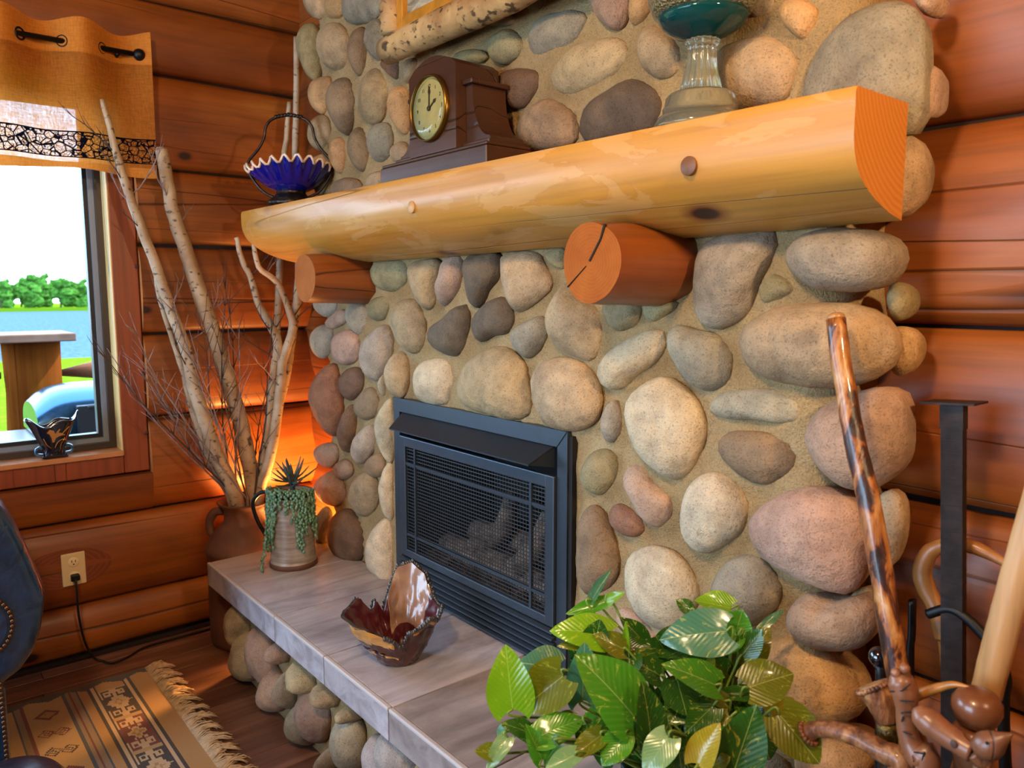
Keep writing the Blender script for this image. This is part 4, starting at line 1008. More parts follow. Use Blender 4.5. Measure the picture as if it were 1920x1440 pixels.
t.set(col=t.ramp(n, [(0.3, '#4a4336'), (0.48, '#8a8470'), (0.6, '#b8b096'), (0.75, '#8a6a40')]), rough=0.3); 
obj('print', MB().box((PX0+0.06, py_+0.010, pz+0.066), (PX1-0.06, py_+0.013, PZ1-0.06)), t.m, pf, False)
obj('backing', MB().box((PX0+0.02, py_+0.015, pz+0.02), (PX1-0.02, py_+0.024, PZ1-0.02)), M['chink'], pf, False)
# ================================================================== milk can and birch branches
mcx, mcy = -1.24, -0.217
can = thing('milk_can', 'rusty brown metal milk can holding birch branches beside the hearth', 'milk can', (mcx, mcy, 0))
rust = plain('rusty_brown', '#6e4838', 0.62, 0.15, nscale=9, namp=0.2, bump=0.25)
obj('can_body', MB().lathe([(0.001, 0.003), (0.150, 0.003), (0.153, 0.02), (0.156, 0.05), (0.156, 0.375), (0.162, 0.382), (0.164, 0.392), (0.160, 0.402), (0.155, 0.41), (0.128, 0.455), (0.098, 0.488), (0.086, 0.498), (0.085, 0.545), (0.092, 0.56), (0.108, 0.574), (0.110, 0.580), (0.104, 0.581), (0.080, 0.555), (0.078, 0.50), (0.076, 0.35)], (mcx, mcy, 0), 48, cap=False), rust, can)
for s in (-1, 1):
    e = ax_*s; B = Vector((mcx, mcy, 0))
    obj('handle', MB().tube(crom([B+e*0.085+Vector((0, 0, 0.535)), B+e*0.125+Vector((0, 0, 0.53)), B+e*0.148+Vector((0, 0, 0.495)), B+e*0.148+Vector((0, 0, 0.45)), B+e*0.136+Vector((0, 0, 0.435))], 5), 0.012, 8, flat=1.5), rust, can)
def xpath(pts, x0, x1):
    n = len(pts); return [tuple(wx(px, py, x0+(x1-x0)*i/(n-1))) for i, (px, py) in enumerate(pts)]
BR = [
 ([(192,187),(215,275),(232,335),(262,420),(293,500),(320,580),(350,660),(362,720),(385,790),(410,860),(440,935)], -1.30, -1.20, [0.008, 0.015, 0.017, 0.020, 0.022, 0.026, 0.028], 'slender birch branch in the milk can, its tip crossing the window valance'),
 ([(303,280),(312,330),(325,400),(345,460),(375,550),(405,640),(430,720),(450,790),(465,860),(478,935)], -1.32, -1.22, [0.023, 0.024, 0.027, 0.030, 0.031, 0.031], 'thick birch branch in the milk can with a blunt sawn top'),
 ([(292,520),(300,560),(325,640),(345,700),(360,760),(380,820),(402,880),(425,935)], -1.31, -1.27, [0.007, 0.010, 0.012, 0.015, 0.018, 0.018], 'short pale birch branch in the milk can beneath the slender valance-crossing one'),
 ([(443,445),(455,490),(470,520),(485,570),(510,615),(521,645),(514,700),(508,760),(500,830),(492,930)], -1.18, -1.22, [0.009, 0.011, 0.013, 0.017, 0.018, 0.019, 0.021], 'knobbly birch branch in the milk can bent like an elbow'),
 ([(474,440),(485,500),(520,530),(545,590),(548,620),(530,680),(522,760),(508,850),(503,930)], -1.14, -1.18, [0.008, 0.011, 0.015, 0.017, 0.019, 0.021], 'knotty birch branch in the milk can ending just under the mantel end'),
 ([(556,70),(556,200),(553,330),(560,500),(555,580),(545,650),(533,720),(515,930)], -1.24, -1.26, [0.012, 0.013, 0.014, 0.017, 0.018, 0.018], 'straight bare birch pole in the milk can rising behind the blue bowl'),
 ([(543,192),(537,260),(530,330),(525,480),(518,650),(505,800),(497,930)], -1.30, -1.27, [0.010, 0.012, 0.013, 0.016, 0.018], 'shorter leaning birch pole behind the blue bowl, next to the straight one'),
]
rb = random.Random(21); TW = []
for k, (pts, xa, xb, rad, lab) in enumerate(BR):
    P = xpath(pts, xa, xb); top_rim = Vector(P[-1]); end = Vector((mcx+0.035*math.cos(k*0.9), mcy+0.035*math.sin(k*0.9), 0.06))
    dirn = (Vector((mcx, mcy, 0.57))-top_rim); inr = top_rim.copy()
    d2 = Vector((inr.x-mcx, inr.y-mcy)); 
    if d2.length > 0.05: d2 = d2.normalized()*0.05
    P[-1] = (mcx+d2.x, mcy+d2.y, 0.575)
    P.append(tuple(Vector((mcx+d2.x*0.7, mcy+d2.y*0.7, 0.3)))); P.append(tuple(end))
    path = [Vector(p) for p in crom(P, 5)]
    path = [p+Vector((0.003*fbm((i*0.5, k, 0), 1), 0.003*fbm((i*0.5, k, 9), 1), 0)) for i, p in enumerate(path)]
    br = thing('birch_branch', lab, 'branch', path[-1], 'birch branches in the milk can')
    obj('stem', MB().tube(path, list(rad)+[rad[-1]]*2, 12, jit=0.04), M['birch'], br)
    nt_ = [9, 7, 5, 5, 6, 0, 0][k]
    for q in range(nt_):
        i = rb.randrange(6, max(8, len(path)-18)); p = path[i]; side = rb.choice((-1, 1)) if k > 1 else rb.choice((-1, -1, 1))
        d = (Vector((0, side*rb.uniform(0.3, 1.0), rb.uniform(0.3, 1.0)))+Vector((rb.uniform(-0.1, 0.35), 0, 0))).normalized(); L = rb.uniform(0.07, 0.24)
        pp = [p]; 
        for s in range(5): d = (d+Vector((rb.uniform(-0.2, 0.2), rb.uniform(-0.25, 0.25), rb.uniform(-0.1, 0.25)))).normalized(); pp.append(pp[-1]+d*L/5)
        mbt = MB().tube(pp, [0.0032, 0.002, 0.001], 5)
        for s in range(2, 5):
            dd = (d+Vector((rb.uniform(-0.6, 0.6), rb.uniform(-0.9, 0.9), rb.uniform(-0.2, 0.6)))).normalized()
            mbt.tube([pp[s], pp[s]+dd*L*0.15, pp[s]+dd*L*0.28+Vector((0, 0, 0.01))], [0.0016, 0.001, 0.0007], 4)
        obj('twig', mbt, M['twig_pale'] if rb.random() < 0.5 else M['twig'], br)
for k in range(14):
    a = rb.uniform(0, 6.28); p0 = Vector((mcx+0.03*math.cos(a), mcy+0.03*math.sin(a), 0.25)); p1 = Vector((mcx+0.055*math.cos(a), mcy+0.055*math.sin(a), 0.60))
    ang = rb.uniform(-0.72, 0.34) if k < 12 else rb.uniform(-1.0, -0.8)
    d = Vector((rb.uniform(-0.10, 0.16), math.sin(ang)*0.8, math.cos(ang))).normalized(); L = rb.uniform(0.55, 0.95)
    pp = [p0, p1]; main = []
    for s in range(9):
        d = (d+Vector((rb.uniform(-0.06, 0.06), rb.uniform(-0.10, 0.10), rb.uniform(-0.02, 0.10)))).normalized(); q = pp[-1]+d*L/9
        q.x = max(q.x, -1.385); pp.append(q)
    mbt = MB().tube(pp, [0.004, 0.0035, 0.0028, 0.002, 0.001], 5)
    for s in range(3, len(pp)-1):
        for w in range(2):
            dd = (d+Vector((rb.uniform(-0.3, 0.6), rb.uniform(-1, 1), rb.uniform(-0.1, 0.6)))).normalized(); l_ = rb.uniform(0.05, 0.16)
            e1 = pp[s]+dd*l_*0.5+Vector((0, 0, 0.008)); e2 = e1+(dd+Vector((0, rb.uniform(-0.5, 0.5), 0.3))).normalized()*l_*0.5
            e1.x = max(e1.x, -1.39); e2.x = max(e2.x, -1.39)
            mbt.tube([pp[s], e1, e2], [0.0018, 0.0012, 0.0006], 4)
    tag(obj('dry_twig', mbt, M['twig'] if k % 2 else M['twig_pale']), 'thin dry twig with fine side shoots standing in the milk can', 'twig', 'dry twigs in the milk can')

# ================================================================== tin pitcher with succulents
tx, ty = -0.832, -0.195
pit = thing('tin_pitcher', 'galvanised tin pitcher used as a planter on the hearth', 'pitcher', (tx, ty, HZ))
tin = NT('galvanised_tin'); v = tin.coords('Object', (6, 6, 60)); n = tin.noise(v, 1.5, 4); v2 = tin.coords('Object', (7, 7, 3)); n2 = tin.noise(v2, 2, 3)
tin.set(col=tin.mix(tin.ramp(n, [(0.3, '#9a9188'), (0.7, '#d0c8bc')]), tin.ramp(n2, [(0.35, '#a07a56'), (0.6, '#e0d8cc')]), 0.5, 'MULTIPLY'), rough=0.42, metal=0.35); tin.bump(n, 0.25, 0.003)
PB = [(0.001, 0.002), (0.083, 0.002), (0.085, 0.012), (0.0835, 0.022), (0.082, 0.026)]
for i in range(22): PB += [(0.0815-0.0075*(i/21)+(0.0008 if i % 2 else 0), 0.03+0.225*i/21)]
PB += [(0.074, 0.262), (0.078, 0.275), (0.076, 0.277), (0.071, 0.262), (0.072, 0.20)]
obj('pitcher_body', MB().lathe(PB, (tx, ty, HZ), 40, cap=False), tin.m, pit)
obj('rusty_foot', MB().lathe([(0.0835, 0.001), (0.0862, 0.003), (0.0862, 0.017), (0.0835, 0.02)], (tx, ty, HZ), 40, cap=False), rust, pit)
obj('soil', MB().lathe([(0.001, 0.255), (0.071, 0.255)], (tx, ty, HZ), 30, cap=False), M['soot'], pit)
e = -ax_; B = Vector((tx, ty, HZ))
obj('handle', MB().tube(crom([B+e*0.072+Vector((0, 0, 0.268)), B+e*0.105+Vector((0, 0, 0.272)), B+e*0.135+Vector((0, 0, 0.25)), B+e*0.142+Vector((0, 0, 0.215)), B+e*0.128+Vector((0, 0, 0.165)), B+e*0.105+Vector((0, 0, 0.12)), B+e*0.080+Vector((0, 0, 0.085))], 5), 0.0055, 8, flat=1.4), M['black'], pit)
obj('rim_ring', MB().lathe([(0.0765, 0.262), (0.0795, 0.266), (0.0795, 0.276), (0.0765, 0.279)], (tx, ty, HZ), 40, cap=False), M['black'], pit)
pearl = NT('pearl_leaf'); v = pearl.coords('Object', rnd=True); pearl.set(col=pearl.ramp(pearl.noise(v, 60, 2), [(0.35, '#3d6a4a'), (0.65, '#7fa88a')]), rough=0.35, coat=0.3)
sp = thing('trailing_succulent', 'string-of-pearls succulent trailing over the side of the tin pitcher', 'plant', (tx, ty, HZ+0.2555))
fwv = Vector((ROT[2][0], ROT[2][1], 0)).normalized()
rs = random.Random(5)
def strand(ang, length, stray=0.0, dens=0.0062):
    d = ax_*math.cos(ang)-fwv*math.sin(ang); mbp = MB(); z = HZ+0.288; k = 0
    for q in range(4): p = B+d*(0.03+0.013*q)+Vector((0, 0, 0.276+0.010*math.sin(q))); mbp.sphere(p, 0.0058, 6, 5, sc=(1, 1, 1.1))
    while z > HZ+0.288-length:
        r = 0.083+0.0085*max(0, min(1, (HZ+0.27-z)/0.23))+rs.uniform(-0.002, 0.004)
        tt = (HZ+0.288-z)/length; dd = (d+Vector((-d.y, d.x, 0))*(stray*tt+rs.uniform(-0.08, 0.08))).normalized()
        p = B+dd*(r+(0.035*tt*tt if stray else 0)); p.z = max(z, HZ+0.0065)
        mbp.sphere(p, rs.uniform(0.0045, 0.0062), 6, 5, sc=(1, 1, 1.25)); z -= dens; k += 1
    obj('strand', mbp, pearl.m, sp, kind='stuff')
for a_, L in ((2.95, 0.20), (2.8, 0.235), (2.65, 0.20), (2.5, 0.22), (2.35, 0.16), (2.2, 0.20), (2.05, 0.12), (3.1, 0.15), (3.3, 0.18)): strand(a_, L)
for a_, L in ((1.75, 0.06), (1.5, 0.08), (1.25, 0.11), (1.05, 0.20), (0.9, 0.22), (0.75, 0.16), (0.55, 0.12), (0.3, 0.15), (0.1, 0.19)): strand(a_, L)
strand(2.72, 0.30, 0.35)
al = thing('spiky_succulent', 'grey-green spiky leaved succulent growing out of the tin pitcher', 'plant', (tx, ty, HZ+0.2555))
spk = plain('spiky_leaf', '#4a5b58', 0.45, nscale=40, namp=0.25, coat=0.2)
obj('stem', MB().tube([B+Vector((0.01, 0, 0.2565)), B+Vector((0.015, 0, 0.31)), B+Vector((0.02, 0, 0.335))], 0.009, 7), spk, al)
for k in range(30):
    a = rs.uniform(0, 6.28); el = rs.uniform(0.02, 1.15); L = rs.uniform(0.05, 0.10) if el > 0.5 else rs.uniform(0.07, 0.125)
    p = B+Vector((0.015, 0, 0.295+0.035*rs.random())); d = Vector((math.cos(a)*math.cos(el), math.sin(a)*math.cos(el), math.sin(el)))
    pts = [p, p+d*L*0.5+Vector((0, 0, -0.004)), p+d*L+Vector((0, 0, 0.006))]
    obj('leaf', MB().tube(crom(pts, 3), [0.004, 0.0075, 0.0062, 0.0018], 6, flat=0.45), spk, al)

# ================================================================== live-edge root bowl
bx_, by_ = 0.062, -0.285
RA = ax_; RB = fwv
rim = {0: (0.118, 0.150), 22: (0.122, 0.135), 38: (0.115, 0.150), 55: (0.118, 0.205), 78: (0.120, 0.235), 100: (0.108, 0.225), 122: (0.085, 0.155), 132: (0.085, 0.110), 146: (0.100, 0.150), 154: (0.098, 0.115), 166: (0.128, 0.165), 176: (0.135, 0.150), 190: (0.152, 0.150), 205: (0.152, 0.145), 235: (0.126, 0.128), 262: (0.102, 0.104), 283: (0.085, 0.074), 296: (0.088, 0.112), 312: (0.098, 0.118), 330: (0.105, 0.142), 345: (0.112, 0.125), 360: (0.118, 0.150)}
ka = sorted(rim); ra_ = [rim[k][0] for k in ka]; ha_ = [rim[k][1] for k in ka]
def bowl2(inner):
    def f(u, w):
        a = u*360; R1 = np.interp(a, ka, ra_); h = np.interp(a, ka, ha_)
        r = 0.045+(R1-0.045)*w**0.85; z = h*w**1.15
        if inner: r = max(0.003, r-0.010); z = z+0.010*(1-w)
        wob_ = 0.006*fbm((math.cos(u*6.28)*2, math.sin(u*6.28)*2, z*20), 2)
        p = Vector((bx_, by_, HZ+0.001))+RA*(math.cos(math.radians(a))*(r+wob_))+RB*(math.sin(math.radians(a))*(r+wob_)); p.z += z
        return tuple(p)
    return f
NU, NV = 120, 18; rbm = MB()
rbm.grid(NU, NV, bowl2(False), 0, True); rbm.grid(NU, NV, bowl2(True), 2, True)
for i in range(NU*(NV-1)):
    u = (i//(NV-1))/NU*360; w = (i % (NV-1))/(NV-1)
    if 165 < u < 268: thr = 0.50+0.0022*(u-165)
    elif 300 < u < 345: thr = 0.86
    else: thr = 0.95
    stripe = 165 < u < 275 and (0.34 < w-0.0005*(u-200) < 0.40)
    if w > thr or stripe: rbm.mi[i] = 1
for i in range(NU*(NV-1)):
    u = (i//(NV-1))/NU*360; w = (i % (NV-1))/(NV-1)
    if 40 < u < 122: rbm.mi[NU*(NV-1)+i] = 3 if w > 0.35 else 2
for i in range(NU):
    j = (i+1) % NU; a, b = i*NV+NV-1, j*NV+NV-1
    rbm.f.append((a, b, b+NU*NV, a+NU*NV)); u = i/NU*360; rbm.mi.append(4 if not 165 < u < 255 else 4)
rbm.f.append(tuple(i*NV for i in range(NU))); rbm.mi.append(0); rbm.f.append(tuple(NU*NV+i*NV for i in range(NU))); rbm.mi.append(2)
bmats = [log_wood('bowl_dark', ['#2a0f0a', '#3b150e', '#4a1d12', '#5c2a18'], knots=False, rough=0.22, coat=0.7), log_wood('bowl_sapwood', ['#b0702e', '#c98a42', '#d59a52', '#e0ac68'], knots=False, rough=0.25, coat=0.6),
         plain('bowl_inside', '#4a1016', 0.3, nscale=18, coat=0.5), plain('bowl_pale_inside', '#a8836c', 0.3, nscale=10, namp=0.25, coat=0.6), plain('bowl_bark_edge', '#3f3a38', 0.35, nscale=50, namp=0.4, bump=0.8, coat=0.5)]
bowl = thing('root_wood_bowl', 'polished dark root wood bowl with a jagged live edge on the hearth', 'bowl', (bx_, by_, HZ))
obj('bowl_body', rbm, bmats, bowl, auto=60)
ed = MB(); fo = bowl2(False)
for i in range(NU):
    u = i/NU; a = u*360
    if 168 < a < 258: continue
    p = Vector(fo(u, 1.0)); ed.sphere(p+Vector((0, 0, rs.uniform(-0.004, 0.001))), rs.uniform(0.0035, 0.006), 7, 5, sc=(1, 1, 1.4))
obj('bark_rim', ed, bmats[4], bowl)
slit = MB().add([tuple(Vector(fo(u/360, w))+(Vector(fo(u/360, w))-Vector((bx_, by_, fo(u/360, w)[2]))).normalized()*0.0012) for u, w in ((205, 0.47), (225, 0.52), (245, 0.50), (258, 0.44), (250, 0.40), (230, 0.42), (212, 0.42))], [tuple(range(7))])
obj('hollow', slit, M['soot'], bowl, False)

# ================================================================== curtain rod and valance
RXx, RZ = -1.385, 2.297
rod = thing('curtain_rod', 'black metal curtain rod with a round finial above the window', 'curtain rod', (-1.42, -1.3, 2.297))
obj('rod', MB().tube([(RXx, -3.15, RZ), (RXx, -0.512, RZ)], 0.0095, 12), M['black'], rod)
obj('finial', MB().sphere((RXx, -0.488, RZ), 0.022, 16, 10), M['black'], rod)
for yy in (-0.56, -3.05): obj('rod_bracket', MB().tube([(RXx, yy, RZ-0.008), (-1.43, yy, RZ-0.012), (-1.447, yy, RZ-0.012)], 0.007, 8), M['black'], rod)
PER = 0.252
def val_x(y, z):
    w = max(0, min(1, (z-1.85)/0.45)); amp = 0.012+0.022*w
    return RXx+amp*math.cos(2*PI*(y+0.677)/PER)+0.004*math.sin(9*y+6*z)
def val_pt(u, w):
    y = -0.452-2.6*u; z0 = 1.856+0.010*math.cos(2*PI*(y+0.68)/PER*0.5)+0.006*math.sin(13*y); z1 = 2.372+0.010*math.cos(2*PI*(y+0.677)/PER)
    z = z0+(z1-z0)*w; return (val_x(y, z), y, z)
cu = NT('linen_valance'); v = cu.coords('Object'); vw = cu.coords('Object', (1, 260, 40)); vh = cu.coords('Object', (1, 40, 300))
nw = cu.noise(vw, 1, 2); nh = cu.noise(vh, 1, 2)
weave = cu.math('MULTIPLY', cu.ramp(nw, [(0.3, 0.7), (0.6, 1.0)]), cu.ramp(nh, [(0.3, 0.7), (0.6, 1.0)]))
base = cu.mix('#dc8a3a', weave, 0.55, 'MULTIPLY')
sep = cu.n('ShaderNodeSeparateXYZ'); cu.l(v, sep.inputs[0]); zz = sep.outputs[2]
band = cu.math('MULTIPLY', cu.math('GREATER_THAN', zz, 1.900), cu.math('LESS_THAN', zz, 1.992))
vl = cu.coords('Object', (0, 1, 1)); ve = cu.vor(vl, 42, 'DISTANCE_TO_EDGE'); vf = cu.vor(vl, 85, 'DISTANCE_TO_EDGE')
lace = cu.math('MAXIMUM', cu.ramp(ve, [(0.06, 1.0), (0.09, 0.0)]), cu.ramp(vf, [(0.035, 1.0), (0.06, 0.0)]))
edge = cu.math('MAXIMUM', cu.math('MULTIPLY', cu.math('GREATER_THAN', zz, 1.987), cu.math('LESS_THAN', zz, 1.993)), cu.math('MULTIPLY', cu.math('GREATER_THAN', zz, 1.899), cu.math('LESS_THAN', zz, 1.904)))
lk = cu.math('MULTIPLY', band, cu.math('MAXIMUM', lace, edge))
col = cu.mix(base, '#0d0d16', lk)
top = cu.math('GREATER_THAN', zz, 2.262); hem = cu.math('LESS_THAN', zz, 1.885)
thick = cu.math('MAXIMUM', cu.math('MAXIMUM', top, hem), lk)
dif = cu.n('ShaderNodeBsdfDiffuse'); trl = cu.n('ShaderNodeBsdfTranslucent'); tp_ = cu.n('ShaderNodeBsdfTransparent'); m1 = cu.n('ShaderNodeMixShader'); m2 = cu.n('ShaderNodeMixShader')
cu.l(col, dif.inputs[0]); cu.l(col, trl.inputs[0])
cu.l(cu.mix((0.55, 0.55, 0.55), (0.25, 0.25, 0.25), thick), m1.inputs[0]); cu.l(dif.outputs[0], m1.inputs[1]); cu.l(trl.outputs[0], m1.inputs[2])
cu.l(cu.math('MULTIPLY', cu.ramp(weave, [(0.5, 0.10), (0.95, 0.02)]), cu.math('SUBTRACT', 1.0, thick)), m2.inputs[0]); cu.l(m1.outputs[0], m2.inputs[1]); cu.l(tp_.outputs[0], m2.inputs[2])
cu.l(m2.outputs[0], cu.out.inputs[0])
va = thing('valance_curtain', 'orange linen grommet valance with a dark lace band hung over the window', 'curtain', (RXx, -1.25, 1.85))
obj('linen', MB().grid(480, 44, val_pt), cu.m, va, recalc=False)
y = -0.677+PER/4
for k in range(20):
    yy = -0.614-k*PER/2
    if yy < -3.0: break
    ang = math.atan2(-0.034*2*PI/PER*math.sin(2*PI*(yy+0.677)/PER), 1.0)
    ringp = [Vector((0.0, 0.019*math.cos(a), 0.019*math.sin(a))) for a in np.linspace(0, 2*PI, 21)]
    obj('grommet', MB().tube([Matrix.Rotation(-ang, 3, 'Z') @ p+Vector((RXx, yy, RZ)) for p in ringp], 0.0036, 6, cap=False), M['black'], va)

# ================================================================== black ceramic planter on the sill
vx, vy, vz = -1.505, -0.838, WZ0
vs_ = thing('ceramic_vase', 'black flared ceramic vase with a gold bird motif on the window sill', 'vase', (vx, vy, vz))
cer = plain('black_glaze', '#15141c', 0.12, coat=0.8, coatr=0.05)
def vz_rim(a):
    c_ = math.cos(a); return 0.128+0.030*abs(c_)**3+0.008*math.cos(5*a)+(0.006 if c_ > 0 else 0)
def vase_pt(u, w, ins=0.0):
    a = 2*PI*u; H = vz_rim(a); z = 0.012+(H-0.012)*w
    hy = np.interp(w, [0, 0.12, 0.4, 0.75, 1], [0.036, 0.034, 0.052, 0.072, 0.090])-ins; hxw = np.interp(w, [0, 0.12, 0.4, 1], [0.026, 0.024, 0.033, 0.042])-ins
    return (vx+hxw*math.sin(a), vy+hy*math.cos(a), vz+z)
vb = MB().grid(48, 14, lambda u, w: vase_pt(u, w), close_u=True).grid(48, 10, lambda u, w: vase_pt(u, 0.3+0.7*w, 0.004), close_u=True)
b0 = 0; n14 = 48*14
for i in range(48):
    j = (i+1) % 48; vb.f.append((i*14+13, j*14+13, n14+j*10+9, n14+i*10+9)); vb.mi.append(0)
vb.add([vase_pt(i/48, 0) for i in range(48)], [tuple(range(48))]); vb.add([vase_pt(i/48, 0.3, 0.004) for i in range(48)], [tuple(range(48))])
obj('vase_body', vb, cer, vs_)
obj('plinth', MB().box((vx-0.030, vy-0.043, vz+0.001), (vx+0.030, vy+0.043, vz+0.012), bev=0.004), cer, vs_, False)
for s in (-1, 1):
    obj('scroll_handle', MB().tube(crom([(vx+0.01, vy+s*0.036, vz+0.014), (vx+0.01, vy+s*0.056, vz+0.018), (vx+0.01, vy+s*0.060, vz+0.034), (vx+0.01, vy+s*0.046, vz+0.044), (vx+0.01, vy+s*0.040, vz+0.036)], 4), 0.0055, 8), plain('blue_highlight%d' % s, '#2a5a80', 0.1, coat=0.8), vs_)  # handles coloured blue to carry the highlight on the black glaze
gold = plain('gold_paint', '#b57a3c', 0.4, 0.2)
def on_vase(y_, z_): 
    w = (z_-0.012)/(0.128-0.012); return (vx+np.interp(w, [0, 0.12, 0.4, 1], [0.026, 0.024, 0.033, 0.042])*0.985+0.0015, vy+y_, vz+z_)
MO = [[(-0.025, 0.100), (-0.015, 0.112), (-0.002, 0.108), (0.002, 0.096), (0.020, 0.097), (0.034, 0.088), (0.016, 0.084), (0.004, 0.078), (-0.002, 0.062), (-0.008, 0.062), (-0.010, 0.080), (-0.016, 0.094)],
      [(0.004, 0.098), (0.016, 0.112), (0.020, 0.110), (0.013, 0.096)]]
for p in MO: obj('gold_motif', MB().add([on_vase(a, b) for a, b in p], [tuple(range(len(p)))]), gold, vs_, False)
for p in ([(0.0, 0.040), (0.010, 0.062), (0.028, 0.072), (0.038, 0.066)], [(-0.012, 0.040), (-0.026, 0.055), (-0.036, 0.080)], [(0.018, 0.085), (0.036, 0.104), (0.050, 0.118)]):
    obj('gold_motif', MB().tube(crom([on_vase(a, b) for a, b in p], 4), 0.0014, 5), gold, vs_)

# ================================================================== outlet, plug and cord
XO = -1.4365
t = NT('planed_end'); v = t.coords('Object', (1, 0.55, 1)); w = t.n('ShaderNodeTexWave', wave_type='RINGS', rings_direction='X'); w.inputs['Scale'].default_value = 26; w.inputs['Distortion'].default_value = 2
mpv = t.n('ShaderNodeMapping'); mpv.inputs['Location'].default_value = (0, 0.46, -0.385); t.l(v, mpv.inputs[0]); t.l(mpv.outputs[0], w.inputs[0])
t.set(col=t.ramp(w.outputs['Fac'], [(0.2, '#6e3216'), (0.8, '#7c3d1d')]), rough=0.5)
fo_ = MB().prism([(-0.835+0.155*math.cos(a), 0.378+0.075*math.sin(a)) for a in np.linspace(0, 2*PI, 41)[:-1]], 'x', XO-0.030, XO-0.0042)
obj('planed_flat', fo_, t.m, wl, False)
ol = thing('wall_outlet', 'ivory duplex wall outlet on the log wall', 'outlet', (XO, -0.811, 0.372))
iv = plain('ivory_plastic', '#d6c39a', 0.35)
obj('cover_plate', MB().box((XO-0.004, -0.851, 0.311), (XO+0.003, -0.771, 0.437), bev=0.003), iv, ol, False)
for zz in (0.402, 0.346):
    fc_ = obj('receptacle', MB().lathe([(0.019, 0), (0.019, 0.002), (0.017, 0.003)], n=24).xform(Matrix.Translation((XO+0.003, -0.811, zz)) @ Matrix.Rotation(PI/2, 4, 'Y')), plain('ivory_face%d' % int(zz*1000), '#e3d2ac', 0.3), ol)
    if zz > 0.39:
        obj('slot', MB().box((XO+0.0055, -0.8185, zz-0.001), (XO+0.0065, -0.816, zz+0.009)), M['soot'], fc_, False); obj('slot', MB().box((XO+0.0055, -0.806, zz-0.001), (XO+0.0065, -0.8035, zz+0.008)), M['soot'], fc_, False)
        obj('slot', MB().lathe([(0.0028, 0), (0.0028, 0.001)], n=10).xform(Matrix.Translation((XO+0.0055, -0.811, zz-0.008)) @ Matrix.Rotation(PI/2, 4, 'Y')), M['soot'], fc_, False)
pc_ = thing('power_cord', 'black power cord with plug running from the wall outlet across the floor', 'cord', (XO+0.02, -0.81, 0.34))
obj('plug', MB().box((XO+0.0065, -0.826, 0.333), (XO+0.028, -0.796, 0.358), bev=0.004), M['black'], pc_, False)
cpts = [(XO+0.026, -0.811, 0.342), (XO+0.036, -0.812, 0.30), (-1.395, -0.812, 0.20), (-1.39, -0.80, 0.10), (-1.385, -0.775, 0.030), (-1.375, -0.745, 0.007), (-1.338, -0.72, 0.0055), (-1.35, -0.665, 0.0055), (-1.40, -0.585, 0.0055), (-1.405, -0.45, 0.0055), (-1.40, -0.2, 0.0055), (-1.36, -0.02, 0.0055), (-1.26, 0.03, 0.0055)]
obj('cable', MB().tube(crom(cpts, 6), 0.0042, 8), M['black'], pc_)
struct('baseboard_left', MB().box((-1.47, -4.5, 0.0), (-1.447, 0.15, 0.014), bev=0.003), M['chink'], smooth=False)

# ================================================================== rug
RX0, RX1, RY0, RY1 = -1.215, 0.25, -0.632, -1.75
cell = 0.0055; nx_ = int((RX1-RX0)/cell); ny_ = int((RY0-RY1)/cell)
K = {k: hx(c) for k, c in dict(tan='#b08a52', beige='#b79a6c', black='#221a1e', cream='#c9b292', blue='#26405f', navy='#232433', maroon='#6a2230', grey='#8a7a6a').items()}
def tri(x, p): return abs((x/p) % 1*2-1)
def rug_col(x, y):
    v_ = RY0-y; u = x-RX0
    zig = 0.018+0.030*tri(v_+0.02, 0.115)
    if u < zig: return 'navy'
    vv_ = v_ if v_ < 0.56 else 1.118-v_
    for a, b, c in ((0, .068, 'tan'), (.068, .075, 'black'), (.075, .086, 'cream'), (.086, .093, 'black'), (.180, .187, 'black'), (.187, .200, 'cream'), (.200, .208, 'black'), (.208, .236, 'tan'), (.236, .243, 'blue'), (.243, .256, 'grey'), (.256, .264, 'maroon'), (.264, .277, 'grey'), (.277, .286, 'blue'), (.403, .413, 'maroon'), (.413, .43, 'grey'), (.43, .436, 'blue'), (.436, .56, 'beige')):
        if a <= vv_ < b: return c
    if .093 <= vv_ < .180:
        if u < 0.08: return 'tan'
        s = 0.0075; uu = u-0.08; k = int(uu/0.24); p = (uu % 0.24)-0.12; q = vv_-0.1365
        p = round(p/s)*s; q = round(q/s)*s
        dk = 'black' if k % 2 == 0 else 'maroon'
        d = abs(p)/0.062+abs(q)/0.040
        if d < 0.42: return 'tan' if d > 0.15 else 'cream'
        if d < 0.95: return 'cream' if k % 2 == 0 else ('maroon' if d > 0.7 else 'cream')
        hp, hq = abs(abs(p)-0.078), abs(abs(q)-0.022)
        h = max(hp/0.030, hq/0.018)
        if h < 0.3: return dk
        if h < 0.62: return 'cream'
        if h < 1.0 and not (abs(p) > 0.078 and abs(q) < 0.012): return dk
        if abs(p) < 0.05 and abs(q) > 0.02: return dk
        return 'cream' if abs(p) < 0.108 else 'beige'
    if .286 <= vv_ < .403:
        q = vv_-0.345
        for k, (pc0, c) in enumerate(((0.14, 'maroon'), (0.275, 'maroon'), (0.40, 'navy'), (0.54, 'maroon'), (0.68, 'navy'), (0.82, 'maroon'), (1.0, 'navy'))):
            p = u-pc0; d = abs(p)/0.040+abs(q)/0.040
            if k % 3 == 0:
                if d < 1: return 'tan' if (0.25 < d < 0.6 and (abs(p) < 0.012 or abs(q) < 0.012)) or d < 0.22 else c
            else:
                for s in (-1, 1):
                    dd = abs(p+s*0.006)/0.030+abs(q-s*0.022)/0.026
                    if 0.72 < dd < 1 or 0.25 < dd < 0.45: return c
        return 'beige'
    return 'beige'
